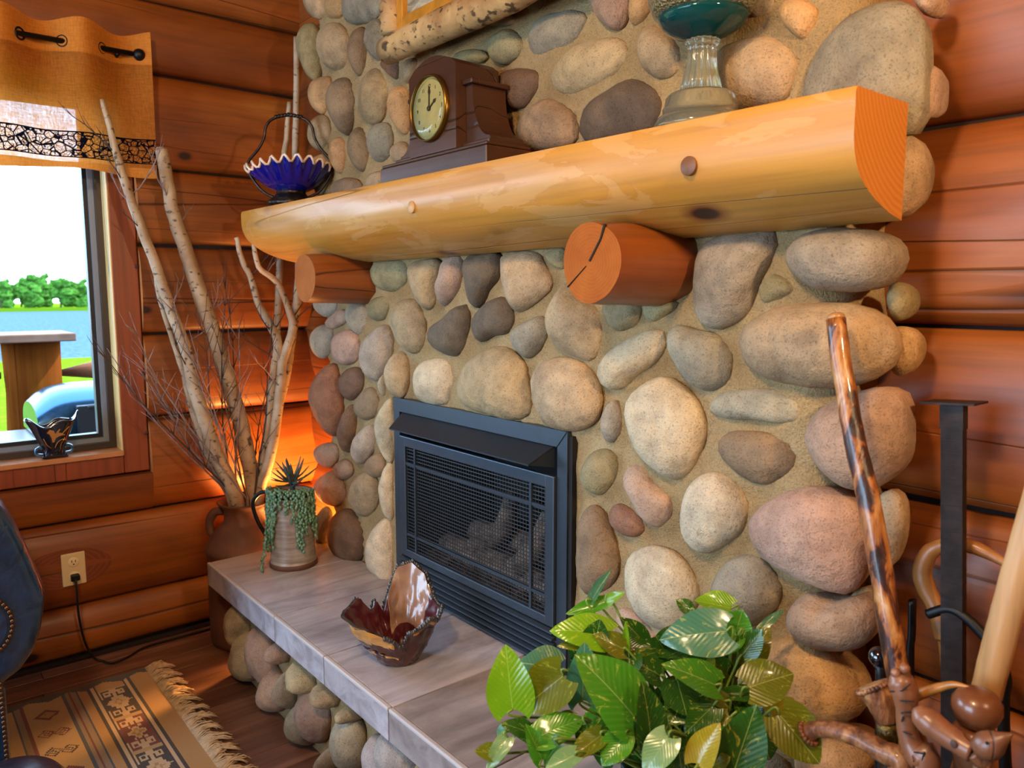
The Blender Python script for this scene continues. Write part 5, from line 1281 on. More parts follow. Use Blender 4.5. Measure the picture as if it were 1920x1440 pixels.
vv = [(RX0+i*cell, RY0-j*cell, 0.006+0.0006*((i+j) % 2)) for i in range(nx_+1) for j in range(ny_+1)]
ff = [(i*(ny_+1)+j, i*(ny_+1)+j+1, (i+1)*(ny_+1)+j+1, (i+1)*(ny_+1)+j) for i in range(nx_) for j in range(ny_)]
rm = MB().add(vv, ff); me = rm.mesh('weave', M['floor'], True, False)
ca = me.color_attributes.new('dye', 'BYTE_COLOR', 'CORNER'); cc = np.ones((len(ff)*4, 4), np.float32)
for i in range(nx_):
    for j in range(ny_):
        c = K[rug_col(RX0+(i+0.5)*cell, RY0-(j+0.5)*cell)]; cc[(i*ny_+j)*4:(i*ny_+j)*4+4, :3] = c
ca.data.foreach_set('color', cc.ravel())
t = NT('wool_rug'); at = t.n('ShaderNodeVertexColor', layer_name='dye'); v = t.coords('Object'); n = t.noise(t.coords('Object', (1, 6, 1)), 160, 2)
t.set(col=t.mix(at.outputs[0], t.ramp(n, [(0.3, 0.7), (0.7, 1.1)]), 0.7, 'MULTIPLY'), rough=0.95, sheen=0.3); t.bump(n, 0.5, 0.003)
me.materials.clear(); me.materials.append(t.m)
rug = thing('woven_rug', 'beige woven wool rug with dark geometric medallions and a fringed end', 'rug', ((RX0+RX1)/2, (RY0+RY1)/2, 0))
obj('weave', me, None, rug)
obj('underside', MB().box((RX0, RY1, 0.001), (RX1, RY0, 0.0055)), plain('rug_back', '#7a6448', 0.95), rug, False)
fr = MB(); x = RX0+0.004
while x < RX1:
    for q in range(3):
        a = x+rs.uniform(-0.004, 0.004); L = (0.045+0.04*abs(math.sin(x*41)))*rs.uniform(0.85, 1.15); dx = 0.02*math.sin(x*83)+rs.uniform(-0.014, 0.014)
        fr.tube([(a, RY0-0.003, 0.006), (a+dx*0.3, RY0+L*0.4, 0.010+rs.uniform(0, 0.012)), (a+dx, RY0+L*0.8, 0.008+rs.uniform(0, 0.01)), (a+dx*1.3+rs.uniform(-0.008, 0.008), RY0+L, 0.004)], [0.0022, 0.0026, 0.0024, 0.0012], 5)
    x += 0.0085
obj('fringe', fr, plain('cream_fringe', '#c2ab8c', 0.95, nscale=60), rug, kind='stuff')

# ================================================================== leather armchair and ottoman
lea = NT('navy_leather'); v = lea.coords('Object'); n = lea.noise(v, 18, 4, 0.6, 0.8); cr = lea.vor(v, 120)
lea.set(col=lea.ramp(n, [(0.3, '#0e1f38'), (0.7, '#1b3a60')]), rough=0.30, spec=0.6, coat=0.8, coatr=0.16); b = lea.bump(n, 0.35, 0.012); lea.bump(cr, 0.12, 0.002, b)
ch = thing('leather_armchair', 'navy leather armchair with a rolled nail-studded arm in front of the window', 'armchair', (-0.98, -1.62, 0))
prof = [(-1.36, 0.72), (-1.315, 0.80), (-1.25, 0.865), (-1.17, 0.888), (-1.105, 0.866), (-1.070, 0.795), (-1.043, 0.706), (-1.022, 0.625), (-1.021, 0.575), (-1.040, 0.487), (-1.070, 0.425), (-1.113, 0.387), (-1.16, 0.37), (-1.25, 0.37), (-1.33, 0.42), (-1.365, 0.56)]
sm = np.array(crom(prof, 4, True)); cen = np.array([-1.19, 0.62]); secs = [(-0.545, 0.80), (-0.548, 0.88), (-0.558, 0.95), (-0.575, 0.985), (-0.60, 1.0)]+[(-0.60-0.035*k, 1.0) for k in range(1, 20)]+[(-1.28, 0.98), (-1.30, 0.9)]
mb = MB(); n_ = len(sm); vv = []
for i, (x, s) in enumerate(secs):
    for j, p in enumerate(sm):
        a = math.atan2(p[1]-cen[1], p[0]-cen[0]); pl = 0.012*math.sin((x+0.55)*62+3*math.sin(a*2))*max(0, math.sin(a-0.2)) if x < -0.59 else 0.006*math.sin(a*26)
        q = cen+(p-cen)*(s+pl); vv.append((x, q[0], q[1]))
mb.add(vv, [(i*n_+j, i*n_+(j+1) % n_, (i+1)*n_+(j+1) % n_, (i+1)*n_+j) for i in range(len(secs)-1) for j in range(n_)]+[tuple(range(n_)), tuple((len(secs)-1)*n_+j for j in range(n_))])
obj('rolled_arm', mb, lea.m, ch)
obj('arm_panel', MB().box((-1.28, -1.33, 0.06), (-0.56, -1.128, 0.385), bev=0.015), lea.m, ch, False)
nailm = plain('aged_nailhead', '#6a4a32', 0.35, 0.8)
nl = MB()
ringc = (-1.165, 0.553)
for a in np.linspace(-1.9, 3.9, 34): nl.sphere((-0.541, ringc[0]+0.062*math.cos(a), ringc[1]+0.078*math.sin(a)), 0.0062, 7, 5, sc=(0.6, 1, 1))
for z in np.arange(0.075, 0.47, 0.0135): nl.sphere((-0.557, -1.139, z), 0.0058, 7, 5, sc=(0.6, 1, 1))
obj('nailhead_trim', nl, nailm, ch, kind='stuff')
obj('scroll_panel', MB().prism([(ringc[0]+0.05*math.cos(a), ringc[1]+0.066*math.sin(a)) for a in np.linspace(0, 2*PI, 33)[:-1]], 'x', -0.548, -0.540), lea.m, ch, False)
obj('seat_base', MB().box((-1.28, -1.98, 0.06), (-0.60, -1.331, 0.34), bev=0.02), lea.m, ch, False)
obj('seat_cushion', MB().box((-1.16, -1.98, 0.341), (-0.58, -1.372, 0.48), bev=0.04), lea.m, ch, True)
obj('backrest', MB().box((-1.36, -1.98, 0.341), (-1.165, -1.372, 0.90), bev=0.05), lea.m, ch, True)
obj('rolled_arm', MB().tube([(-1.3, -2.12, 0.6), (-0.58, -2.12, 0.6)], [0.13, 0.13], 20), lea.m, ch)
obj('arm_panel', MB().box((-1.28, -2.2, 0.06), (-0.56, -1.985, 0.55), bev=0.015), lea.m, ch, False)
for xx in (-1.2, -0.64):
    for yy in (-1.28, -2.1): obj('foot', MB().lathe([(0.028, 0.0075), (0.034, 0.03), (0.03, 0.06)], (xx, yy, 0), 14), M['walnut'], ch)
ot = thing('leather_ottoman', 'navy leather ottoman standing on the woven rug', 'ottoman', (-0.12, -1.2, 0.0075))
def se(u, w):
    a = 2*PI*u; b = -PI/2+PI*w; c_ = lambda q, e: math.copysign(abs(q)**e, q)
    return (-0.12+0.27*c_(math.cos(a), 0.6)*c_(math.cos(b), 0.55), -1.22+0.19*c_(math.sin(a), 0.6)*c_(math.cos(b), 0.55), 0.208+0.105*c_(math.sin(b), 0.8))
obj('cushion', MB().grid(48, 20, se, close_u=True), lea.m, ot)
obj('frame', MB().box((-0.34, -1.37, 0.05), (0.10, -1.07, 0.14), bev=0.01), M['walnut'], ot, False)
for xx in (-0.30, 0.06):
    for yy in (-1.33, -1.11): obj('foot', MB().lathe([(0.02, 0.0075), (0.028, 0.03), (0.025, 0.052)], (xx, yy, 0), 12), M['walnut'], ot)
# ================================================================== golden pothos on the hearth
def at_depth(px, py, d): return Vector(CAM + ray(px, py)*d)
ppx, ppy = 1.02, -0.265
pot = thing('potted_pothos', 'variegated golden pothos in a dark pot on the hearth', 'potted plant', (ppx, ppy, HZ))
obj('pot', MB().lathe([(0.001, 0.003), (0.085, 0.003), (0.092, 0.01), (0.118, 0.15), (0.124, 0.152), (0.126, 0.172), (0.118, 0.173), (0.112, 0.15), (0.02, 0.145)], (ppx, ppy, HZ), 36, cap=False), plain('dark_pot', '#17181c', 0.35), pot)
lf = NT('pothos_leaf'); v = lf.coords('Object'); oi = lf.n('ShaderNodeObjectInfo'); sepx = lf.n('ShaderNodeSeparateXYZ'); lf.l(v, sepx.inputs[0])
ady = lf.math('ABSOLUTE', sepx.outputs[1]); cmb = lf.n('ShaderNodeCombineXYZ')
dg = lf.math('SUBTRACT', sepx.outputs[0], lf.math('MULTIPLY', ady, 0.9)); rnd = lf.math('MULTIPLY', oi.outputs['Random'], 40.0)
lf.l(lf.math('MULTIPLY', dg, 6.0), cmb.inputs[0]); lf.l(lf.math('MULTIPLY', sepx.outputs[1], 4.0), cmb.inputs[1]); lf.l(rnd, cmb.inputs[2])
nv = lf.noise(cmb.outputs[0], 1.0, 5, 0.7, 1.4)
col = lf.mix(oi.outputs['Color'], lf.mix(oi.outputs['Color'], '#d6dc52', 0.62), lf.ramp(nv, [(0.58, 0.0), (0.66, 1.0)]))
col = lf.mix(lf.mix(col, '#c9d977', 0.6), col, lf.ramp(ady, [(0.003, 0.0), (0.010, 1.0)]))
wv = lf.n('ShaderNodeTexWave', wave_type='BANDS'); wv.inputs['Scale'].default_value = 3.2; wv.inputs['Distortion'].default_value = 1.2; wv.inputs['Detail'].default_value = 1
cm2 = lf.n('ShaderNodeCombineXYZ'); lf.l(dg, cm2.inputs[0]); lf.l(cm2.outputs[0], wv.inputs['Vector'])
col = lf.mix(col, lf.ramp(wv.outputs['Fac'], [(0.0, 0.9), (0.5, 1.0)]), 0.5, 'MULTIPLY')
lf.set(col=col, rough=0.25, spec=0.6, coat=0.45, coatr=0.12); lf.bump(wv.outputs['Fac'], 0.12, 0.02)
trn = lf.n('ShaderNodeBsdfTranslucent'); lf.l(col, trn.inputs[0]); mx = lf.n('ShaderNodeMixShader'); mx.inputs[0].default_value = 0.38
lf.l(lf.b.outputs[0], mx.inputs[1]); lf.l(trn.outputs[0], mx.inputs[2]); lf.l(mx.outputs[0], lf.out.inputs[0])
def leaf_mesh(k):
    fold, droop, twist = ((0.28, 0.20, 0.1), (0.14, 0.32, -0.15), (0.42, 0.12, 0.2), (0.2, -0.10, 0.0))[k]
    def f(u, w):
        s = u; vv_ = 2*w-1
        prof = math.sin(PI*min(1, max(0, (s*0.93+0.07)))**0.72)**0.62*(1-0.35*s**4)
        y = vv_*0.5*prof; x = s-0.16*vv_*vv_*(1-s)**3
        z = fold*abs(vv_)**1.3*prof*0.35-droop*s*s+0.018*math.sin(9*s+3*vv_)*abs(vv_)+twist*vv_*s*0.1
        return (x, y, z)
    return MB().grid(15, 9, f).mesh('leaf', lf.m, True, False)
LM = [leaf_mesh(k) for k in range(4)]
TN = {'b': '#86bd1c', 'g': '#4f9420', 'd': '#2f5f1a', 'o': '#737c1c', 'y': '#b0a02a', 'u': '#4f8a68', 'l': '#86b070'}  # u has the bluish sheen of some leaves put into its colour
LEAVES = [ # base, tip, width (pixels in a 2.8235x zoom at 880,1040), tone, depth
 ((230,820),(190,505),195,'b',1.30), ((460,612),(265,545),185,'u',1.33), ((500,640),(260,825),200,'o',1.30), ((600,770),(605,450),150,'u',1.31), ((875,860),(618,535),265,'g',1.24),
 ((745,430),(465,362),160,'b',1.36), ((650,240),(745,75),42,'u',1.40), ((720,250),(515,320),62,'g',1.40), ((720,262),(802,195),52,'b',1.40), ((1362,405),(1030,428),195,'u',1.34),
 ((1385,285),(1200,232),115,'b',1.40), ((1390,470),(1455,290),170,'g',1.38), ((1450,590),(1590,385),125,'o',1.37), ((1545,388),(1668,282),36,'u',1.40), ((1420,432),(1310,530),95,'g',1.36),
 ((1165,490),(845,505),95,'d',1.37), ((1302,690),(1060,572),135,'g',1.27), ((1220,600),(1240,465),115,'o',1.34), ((1352,650),(1225,515),115,'d',1.36), ((1100,660),(1150,850),155,'d',1.28),
 ((960,975),(945,705),145,'d',1.22), ((1055,965),(915,1150),135,'l',1.19), ((1210,1110),(1312,893),130,'y',1.18), ((1400,1150),(1522,778),200,'d',1.20), ((1478,705),(1722,615),185,'o',1.30),
 ((1600,845),(1704,755),95,'y',1.33), ((1640,845),(1865,1110),195,'o',1.24), ((1352,775),(1200,718),75,'o',1.29), ((1485,742),(1290,728),64,'d',1.31), ((368,965),(594,848),135,'g',1.26),
 ((385,1085),(305,902),85,'g',1.25), ((158,1050),(22,1045),78,'o',1.27), ((196,915),(133,992),54,'u',1.29), ((205,965),(86,1130),72,'l',1.27), ((560,1060),(395,1140),85,'l',1.20),
 ((760,880),(800,1105),215,'d',1.25), ((700,955),(525,1075),95,'o',1.23), ((752,492),(512,428),105,'o',1.37), ((918,455),(808,335),85,'d',1.39), ((832,512),(830,343),32,'b',1.35),
 ((1168,292),(1100,235),62,'d',1.41), ((332,955),(216,880),92,'d',1.29), ((1100,1000),(1135,1150),195,'d',1.22), ((1250,1135),(1392,1075),95,'o',1.21), ((1010,640),(880,560),110,'d',1.35),
 ((930,620),(860,520),90,'o',1.36), ((1060,560),(1000,440),100,'d',1.38), ((1150,760),(1060,900),140,'d',1.30), ((1380,860),(1240,960),130,'o',1.27), ((1290,800),(1150,940),120,'d',1.27),
 ((640,620),(520,700),110,'d',1.34), ((480,720),(300,690),110,'g',1.34), ((560,880),(420,900),90,'o',1.28), ((1520,900),(1600,1100),150,'d',1.27), ((1450,780),(1560,880),110,'d',1.32),
 ((1290,960),(1390,1120),150,'g',1.22), ((820,960),(700,1110),120,'g',1.22), ((470,1000),(360,1130),90,'d',1.24), ((980,830),(860,920),110,'o',1.27), ((620,900),(640,1040),110,'d',1.27),
]
rl = random.Random(9); Q = lambda p: (880+p[0]/2.8235, 1040+p[1]/2.8235)
stemm = plain('pothos_stem', '#6f8a35', 0.45); soilp = Vector((ppx, ppy, HZ+0.15))
camv = Vector(CAM)
def add_leaf(b, t_, wpx, tone, d, k):
    P0 = at_depth(*Q(b), d); P1 = at_depth(*Q(t_), d+rl.uniform(-0.035, 0.015)); X = P1-P0; L = X.length; X.normalize()
    nrm = (camv-P0).normalized()*0.9+Vector((rl.uniform(-0.25, 0.25), rl.uniform(-0.2, 0.2), 0.35+rl.uniform(-0.2, 0.3))); Z = (nrm-X*nrm.dot(X)).normalized(); Y = Z.cross(X)
    W = wpx/2.8235/FPX*d
    m = Matrix((X*L, Y*W*1.32, Z*L)).transposed().to_4x4(); m.translation = P0
    o = bpy.data.objects.new('leaf', LM[k % 4]); C.objects.link(o); o.parent = pot; o.matrix_parent_inverse = Matrix.Translation(-pot.location); o.matrix_basis = m
    c = np.array(hx(TN[tone]))*rl.uniform(0.85, 1.15); o.color = tuple(c)+(1,)
    a = rl.uniform(0, 6.28); root = soilp+Vector((0.06*math.cos(a), 0.06*math.sin(a), 0)); mid = root.lerp(P0, 0.5)+(P0-camv).normalized()*0.03+Vector((0, 0, 0.02))
    return obj('petiole', MB().tube(crom([root, mid, P0-X*0.012, P0+X*0.006*L], 5), [0.0028, 0.0024, 0.0018], 6), stemm, pot)
for k, e in enumerate(LEAVES): add_leaf(*e, k)
for k in range(60):
    b = (rl.uniform(560, 1500), rl.uniform(480, 1080)); a = rl.uniform(0, 6.28); L = rl.uniform(130, 200)
    add_leaf(b, (b[0]+L*math.cos(a), b[1]+L*math.sin(a)), rl.uniform(80, 130), rl.choice('ddodg'), rl.uniform(1.34, 1.44), k)

# ================================================================== walking sticks and canes by the chimney
kx0, ky0 = 1.385, -0.135
cr_ = thing('cane_crock', 'stoneware crock holding walking sticks on the floor by the chimney', 'crock', (kx0, ky0, 0))
obj('crock_body', MB().lathe([(0.001, 0.003), (0.135, 0.003), (0.145, 0.03), (0.15, 0.25), (0.148, 0.42), (0.156, 0.44), (0.156, 0.46), (0.14, 0.46), (0.134, 0.42), (0.134, 0.03), (0.01, 0.02)], (kx0, ky0, 0), 40, cap=False), plain('stoneware', '#a08a6a', 0.4, nscale=8), cr_)
def pxy(l): return [Vector(wy(px, py, y)) for px, py, y in l]
Z5 = lambda X, Y: (1480+X/3, 960+Y/3)
bark = NT('bark_stick'); v = bark.coords('Object', (22, 22, 7)); n = bark.noise(v, 1.6, 4, 0.6, 0.5); v2 = bark.coords('Object', (60, 60, 12)); n2 = bark.noise(v2, 1, 3)
c = bark.ramp(n, [(0.38, '#22100a'), (0.48, '#3f1c10'), (0.52, '#8a4c20'), (0.62, '#b0783a'), (0.74, '#c8a880')]); c = bark.mix(c, bark.ramp(n2, [(0.3, 0.5), (0.6, 1.0)]), 0.6, 'MULTIPLY')
bark.set(col=c, rough=0.4, coat=0.3); bark.bump(n, 0.5, 0.006)
honey = log_wood('honey_stick', ['#8f6030', '#a67642', '#b48652', '#c49a6a'], axis='z', knots=True, rough=0.35, coat=0.4)
gnarl = log_wood('gnarled_stick', ['#7a4a22', '#94602e', '#a5713e', '#b58450'], axis='z', knots=True, rough=0.4, coat=0.3)
antl = NT('antler'); v = antl.coords('Object', (30, 30, 12)); n = antl.noise(v, 2, 4, 0.6); antl.set(col=antl.ramp(n, [(0.3, '#3a1d10'), (0.5, '#7a4a28'), (0.7, '#b08050')]), rough=0.5, coat=0.2); antl.bump(n, 0.8, 0.006)
carv = log_wood('carved_wood', ['#5e3720', '#74482c', '#85563a', '#946448'], axis='z', knots=False, rough=0.4, coat=0.2)
def crock_end(a, r=0.07): return Vector((kx0+r*math.cos(a), ky0+r*math.sin(a), 0.028))
# bark walking stick
P = pxy([(1567,598,-0.098), (1590,760,-0.115), (1620,900,-0.13), (1655,1080,-0.145), (1682,1250,-0.155)])
dv = (P[-1]-P[-2]).normalized(); P.append(Vector((1.425, -0.15, 0.45))); P.append(Vector((1.46, -0.14, 0.03)))
ws_ = thing('walking_stick', 'mottled bark-covered walking stick leaning on the stone chimney', 'walking stick', P[-1])
path = [p+Vector((0.002*fbm((i, 1, 1), 0.4), 0, 0)) for i, p in enumerate(crom(P, 6))]
obj('shaft', MB().tube([Vector(p) for p in path], [0.0155, 0.0165, 0.0175, 0.017, 0.018, 0.017], 14, jit=0.03), bark.m, ws_)
tt = (Vector(path[0])-Vector(path[2])).normalized()
obj('pale_tip', MB().tube([Vector(path[0])-tt*0.001, Vector(path[0])+tt*0.006, Vector(path[0])+tt*0.010], [0.0152, 0.0135, 0.007], 14), honey, ws_)
# forged bar with a square plate on top
T = wy(1788, 757, 0.055); Bt = Vector((1.372, 0.045, 0.002)); T = Vector(T)
ib = thing('iron_bar', 'dark forged iron bar with a flat plate on top leaning by the log wall', 'iron tool', Bt)
dz = (T-Bt).normalized(); sx_ = Vector((1, 0, 0)); sx_ = (sx_-dz*sx_.dot(dz)).normalized(); sy_ = dz.cross(sx_)
def barbox(a, b, w, d, mb=None):
    mb = mb or MB(); v8 = [p+sx_*(w*i)+sy_*(d*j) for p in (a, b) for i, j in ((-1, -1), (1, -1), (1, 1), (-1, 1))]
    return mb.add(v8, [(0, 3, 2, 1), (4, 5, 6, 7), (0, 1, 5, 4), (1, 2, 6, 5), (2, 3, 7, 6), (3, 0, 4, 7)])
obj('bar', barbox(Bt, T, 0.017, 0.009), M['iron'], ib, False); obj('collar', barbox(T-dz*0.042, T-dz*0.003, 0.0182, 0.0102), M['iron'], ib, False)
obj('plate', barbox(T+dz*0.0005, T+dz*0.004, 0.042, 0.030), M['iron'], ib, False)
sc_m = MB()
for k in range(26): sc_m.add([], []); z_ = 0.06+0.022*k; barbox(T-dz*z_, T-dz*(z_+0.0016), 0.0174, 0.0094, sc_m)
obj('tool_mark', sc_m, plain('worn_iron', '#241b17', 0.55, 0.5), ib, False, kind='stuff')
def cane(name, lab, cat, pts, rad, mat, foot, n=12, sub=6, jit=0.02, flat=1.0):
    P = pxy(pts)+[Vector(f) for f in foot]; path = [Vector(p) for p in crom(P, sub)]
    th = thing(name, lab, cat, P[-1], None); obj('shaft', MB().tube(path, rad, n, jit=jit, flat=flat), mat, th); return th
ZP = lambda l, y: [Z5(a, b)+(y,) for a, b in l]
cane('gnarled_cane', 'gnarled honey-coloured wooden cane with a crooked top behind the iron bar', 'cane', ZP([(1235, 300), (1080, 215), (980, 185), (860, 188), (785, 232), (748, 330), (770, 430), (835, 560), (868, 700), (890, 850)], 0.105), [0.006, 0.012, 0.013, 0.013, 0.016, 0.017, 0.016, 0.017, 0.012, 0.011, 0.011], gnarl, [(1.345, 0.11, 0.4), (1.355, 0.11, 0.012)])
cane('black_cane', 'flat black cane shaft standing against the log wall', 'cane', ZP([(692, 495), (688, 700), (680, 900)], 0.075), [0.0115, 0.0115, 0.011], M['black'], [(1.27, 0.075, 0.3), (1.275, 0.075, 0.012)], flat=0.5)
cane('crook_cane', 'slim black crook-handled cane behind the pale driftwood stick', 'cane', ZP([(780, 575), (900, 545), (1000, 600), (1090, 690), (1180, 800), (1215, 950), (1205, 1180)], 0.05), [0.0085, 0.009, 0.0095, 0.0095, 0.009], M['black'], [(1.44, 0.045, 0.35), (1.44, 0.045, 0.010)])
cane('driftwood_stick', 'pale smooth driftwood walking stick with a long drying crack', 'walking stick', ZP([(1440, -230), (1370, 40), (1290, 330), (1200, 660), (1110, 1010), (1070, 1180)], -0.13), [0.019, 0.020, 0.021, 0.021, 0.020, 0.018, 0.018], honey, [(1.37, -0.135, 0.45), (1.33, -0.135, 0.03)])
bcn = cane('ball_knob_cane', 'cane with a glossy black ball knob beside the bark stick', 'cane', ZP([(500, 880), (515, 1000)], -0.11), [0.008, 0.009], M['black'], [(1.29, -0.11, 0.4), (1.315, -0.12, 0.03)])
bp = Vector(wy(*Z5(505, 815), -0.11)); obj('ball_knob', MB().sphere(bp, 0.0165, 20, 12), plain('black_ball', '#0a0a10', 0.06, coat=1.0), bcn)
# antler-crown cane with brass ferrule
A = [Vector(wy(*Z5(a, b), -0.185)) for a, b in ((470, 985), (505, 1050), (530, 1120), (548, 1185), (552, 1240), (560, 1310))]
ac = thing('antler_crown_cane', 'cane topped with a flared antler crown above an engraved brass ferrule', 'cane', (1.33, -0.16, 0.03))
obj('antler_crown', MB().tube([Vector(p) for p in crom(A[:4], 4)], [0.023, 0.0215, 0.018, 0.0145], 20, jit=0.05), antl.m, ac)
dA = (A[0]-A[1]).normalized()
ring = MB(); pu = dA.orthogonal().normalized(); pv = dA.cross(pu)
for k in range(26): a = 2*PI*k/26; ring.sphere(A[0]+(pu*math.cos(a)+pv*math.sin(a))*0.024, 0.0042, 6, 5)
obj('burr', ring, antl.m, ac); obj('crown_face', MB().tube([A[0]+dA*0.001, A[0]+dA*0.004, A[0]+dA*0.005], [0.021, 0.019, 0.012], 18), plain('antler_core', '#9a7248', 0.5, nscale=70), ac)
obj('ferrule', MB().tube([A[3], A[4], A[5]], [0.0150, 0.0156, 0.0150], 18), plain('engraved_brass', '#6b5a2c', 0.35, 0.7, nscale=90, namp=0.5, bump=1.0), ac)
obj('shaft', MB().tube([A[5], Vector((1.33, -0.18, 0.45)), Vector((1.33, -0.16, 0.03))], 0.0125, 12), M['walnut'], ac)
# carved cane with a snake-like head
S_ = [Vector(wy(*Z5(a, b), -0.235)) for a, b in ((595, 905), (625, 950), (650, 1020), (655, 1110), (660, 1200), (680, 1290), (730, 1380), (770, 1460))]
sc2 = thing('carved_snake_cane', 'carved wooden cane with a beaded creature head and incised scales', 'cane', (1.40, -0.22, 0.03))
obj('carved_neck', MB().tube([Vector(p) for p in crom(S_+[Vector((1.39, -0.235, 0.45)), Vector((1.40, -0.22, 0.03))], 5)], [0.010, 0.0185, 0.0185, 0.0135, 0.0135, 0.0145, 0.019, 0.018, 0.016, 0.014], 16), carv, sc2)
for dxp, dyp, m_ in ((600, 905, carv), (650, 880, carv)): obj('eye_bead', MB().sphere(Vector(wy(*Z5(dxp, dyp), -0.243)), 0.0072, 12, 8), m_, sc2)
ln = MB()
for (a, b), (c2, d2) in (((565, 1010), (640, 1005)), ((640, 1000), (680, 970)), ((622, 1060), (700, 1068)), ((628, 1130), (692, 1128)), ((640, 1150), (632, 1180)), ((640, 1235), (690, 1255)), ((700, 1350), (760, 1360)), ((760, 1350), (745, 1400)), ((690, 1385), (700, 1440))):
    p, q = Vector(wy(*Z5(a, b), -0.252)), Vector(wy(*Z5(c2, d2), -0.252)); ln.tube([p, q], 0.0011, 5)
obj('incised_line', ln, M['soot'], sc2, kind='stuff')
# antler tine
cane('antler_tine_cane', 'cane with a slim yellow antler tine for a handle beside the carved head', 'cane', ZP([(1010, 985), (930, 970), (850, 985), (760, 1015), (690, 1050), (660, 1150)], -0.20), [0.0015, 0.005, 0.0068, 0.0085, 0.0095, 0.010, 0.010], plain('yellow_antler', '#a8702c', 0.35, nscale=30, namp=0.2, coat=0.3), [(1.36, -0.19, 0.40), (1.37, -0.18, 0.03)])
# bird-head cane
hp = [Vector(wy(*Z5(a, b), -0.26)) for a, b in ((718, 1095), (760, 1155), (830, 1215), (930, 1285), (1030, 1345))]
bh = thing('bird_head_cane', 'carved cane with a thick blunt handle ending in a small bird head', 'cane', (1.42, -0.20, 0.03))
obj('handle', MB().tube([Vector(p) for p in crom(hp, 5)], [0.006, 0.0165, 0.0185, 0.0165, 0.0150, 0.0155], 18), carv, bh)
hc_ = Vector(wy(*Z5(1115, 1315), -0.26)); bk_ = Vector(wy(*Z5(1255, 1248), -0.26)); bd = (bk_-hc_).normalized()
obj('bird_head', MB().tube([hc_-bd*0.018, hc_-bd*0.013, hc_, hc_+bd*0.012, hc_+bd*0.024, bk_], [0.006, 0.0145, 0.0185, 0.0155, 0.0085, 0.0015], 16), carv, bh)
obj('spot', MB().sphere(Vector(wy(*Z5(925, 1305), -0.277)), 0.0045, 10, 6, sc=(1, 0.4, 1.3)), M['twig'], bh)
obj('eye', MB().sphere(Vector(wy(*Z5(1112, 1300), -0.279)), 0.0022, 8, 6), M['soot'], bh)
nk = [hp[-1], Vector(wy(*Z5(1075, 1400), -0.255)), Vector(wy(*Z5(1085, 1470), -0.25)), Vector((1.44, -0.235, 0.45)), Vector((1.42, -0.20, 0.03))]
obj('shaft', MB().tube([Vector(p) for p in crom(nk, 4)], [0.012, 0.012, 0.012, 0.011], 14), carv, bh)
# turned knob cane
kc = Vector(wy(*Z5(1055, 1095), -0.20)); tk = thing('turned_knob_cane', 'cane with a round turned wooden knob in front of the driftwood stick', 'cane', (1.44, -0.15, 0.03))
turned = plain('turned_wood', '#6e4024', 0.32, nscale=10, namp=0.12, coat=0.3)
obj('knob', MB().lathe([(0.001, -0.0285), (0.018, -0.0275), (0.026, -0.019), (0.0315, -0.004), (0.031, 0.008), (0.024, 0.0195), (0.012, 0.0245), (0.001, 0.0255)], kc, 28), turned, tk)
obj('neck', MB().lathe([(0.022, -0.100), (0.025, -0.075), (0.029, -0.055), (0.030, -0.042), (0.027, -0.033), (0.022, -0.0288)], kc, 28), turned, tk)
obj('shaft', MB().tube([kc+Vector((0, 0, -0.101)), Vector((kc.x+0.01, kc.y+0.02, 0.45)), Vector((1.44, -0.15, 0.03))], 0.014, 12), turned, tk)
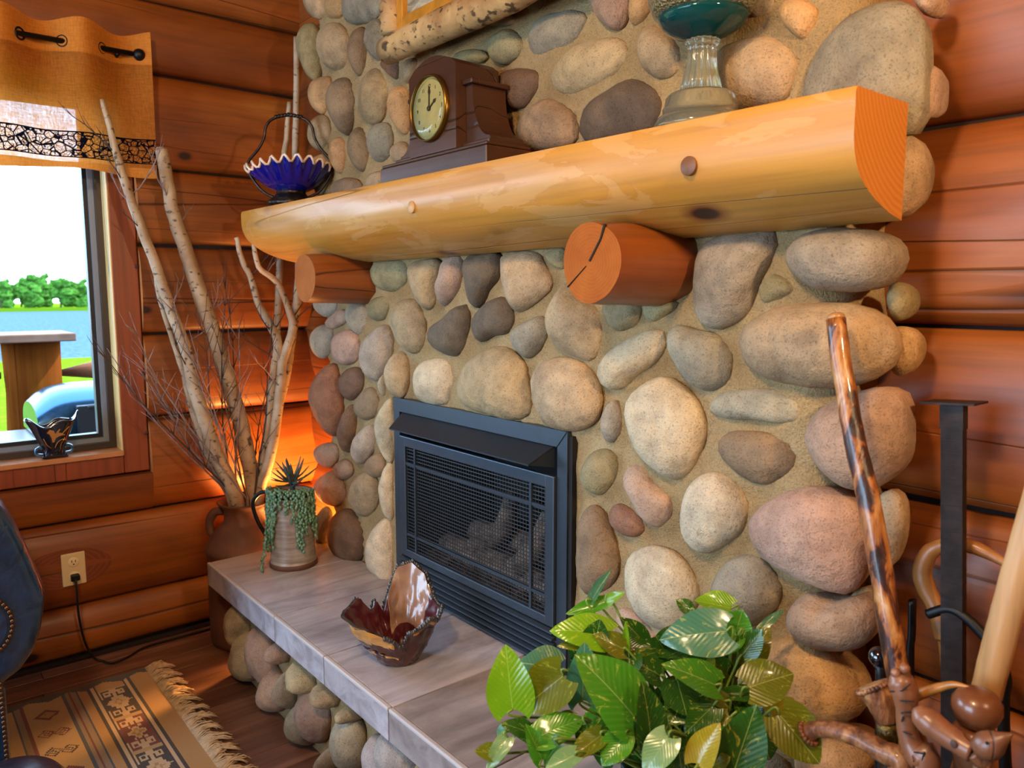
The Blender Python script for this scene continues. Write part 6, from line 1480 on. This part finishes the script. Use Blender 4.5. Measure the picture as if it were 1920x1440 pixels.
# stag antler handle
an = [Vector(wy(*Z5(a, b), -0.225)) for a, b in ((112, 1240), (150, 1222), (260, 1228), (400, 1275), (520, 1345), (640, 1420))]
sa = thing('stag_antler_cane', 'cane with a ridged brown stag antler handle and knobbly burr end', 'cane', (1.36, -0.21, 0.03))
obj('antler_handle', MB().tube([Vector(p) for p in crom(an+[Vector((1.335, -0.225, 0.66)), Vector((1.345, -0.225, 0.5))], 5)], [0.016, 0.0125, 0.0130, 0.0145, 0.016, 0.017, 0.015, 0.013], 14, jit=0.05), antl.m, sa)
rg = MB(); dA = (an[0]-an[1]).normalized(); pu = dA.orthogonal().normalized(); pv = dA.cross(pu)
for k in range(18): a = 2*PI*k/18; rg.sphere(an[0]+(pu*math.cos(a)+pv*math.sin(a))*0.0175, 0.0045, 6, 5)
obj('burr', rg, antl.m, sa); obj('shaft', MB().tube([Vector((1.345, -0.225, 0.51)), Vector((1.36, -0.21, 0.03))], 0.012, 12), M['walnut'], sa)
# ================================================================== lamps of the room (out of frame or hidden in the corner)
shade = plain('frosted_shade', '#f3e2c0', 0.5, emit=('#ffd9a0', 2.0))
(cxp, cyp, czp), e_c = LAMPS['ceiling']
cl = thing('ceiling_lamp', 'round frosted ceiling lamp in the middle of the room', 'lamp', (cxp, cyp, CEIL))
obj('canopy', MB().lathe([(0.09, 0), (0.09, -0.03), (0.02, -0.05), (0.02, -0.10)], (cxp, cyp, CEIL-0.001), 24), M['black'], cl)
obj('shade', MB().lathe([(0.19, -0.10), (0.17, -0.15), (0.10, -0.185), (0.01, -0.195)], (cxp, cyp, CEIL-0.001), 32, cap=False), shade, cl)
l1 = light('ceiling_bulb', 'POINT', (cxp, cyp, czp-0.03), e_c, WARM, shadow_soft_size=0.12)
(fx, fy, fz), e_f = LAMPS['floor_lamp']
flp = thing('floor_lamp', 'slim black floor lamp with an open bowl shade beside the log wall', 'lamp', (fx, fy, 0))
obj('base', MB().lathe([(0.14, 0.001), (0.14, 0.02), (0.02, 0.035)], (fx, fy, 0), 24), M['black'], flp)
obj('pole', MB().tube([(fx, fy, 0.03), (fx, fy, fz-0.10)], 0.012, 10), M['black'], flp)
obj('shade', MB().lathe([(0.02, -0.10), (0.07, -0.085), (0.09, -0.06)], (fx, fy, fz), 24, cap=False), M['black'], flp)
l2 = light('floor_lamp_bulb', 'POINT', (fx, fy, fz), e_f, WARM, shadow_soft_size=0.05)
(ux, uy, uz), e_u = LAMPS['corner']
up_ = thing('corner_uplight', 'small black can uplight on the floor in the log corner', 'lamp', (ux, uy, 0))
obj('can_body', MB().lathe([(0.05, 0.002), (0.055, 0.02), (0.055, uz-0.06), (0.048, uz-0.06), (0.048, uz-0.10)], (ux, uy, 0), 24), M['black'], up_)
l3 = light('uplight_bulb', 'POINT', (ux, uy, uz), e_u, (1.0, 0.42, 0.10), shadow_soft_size=0.04)
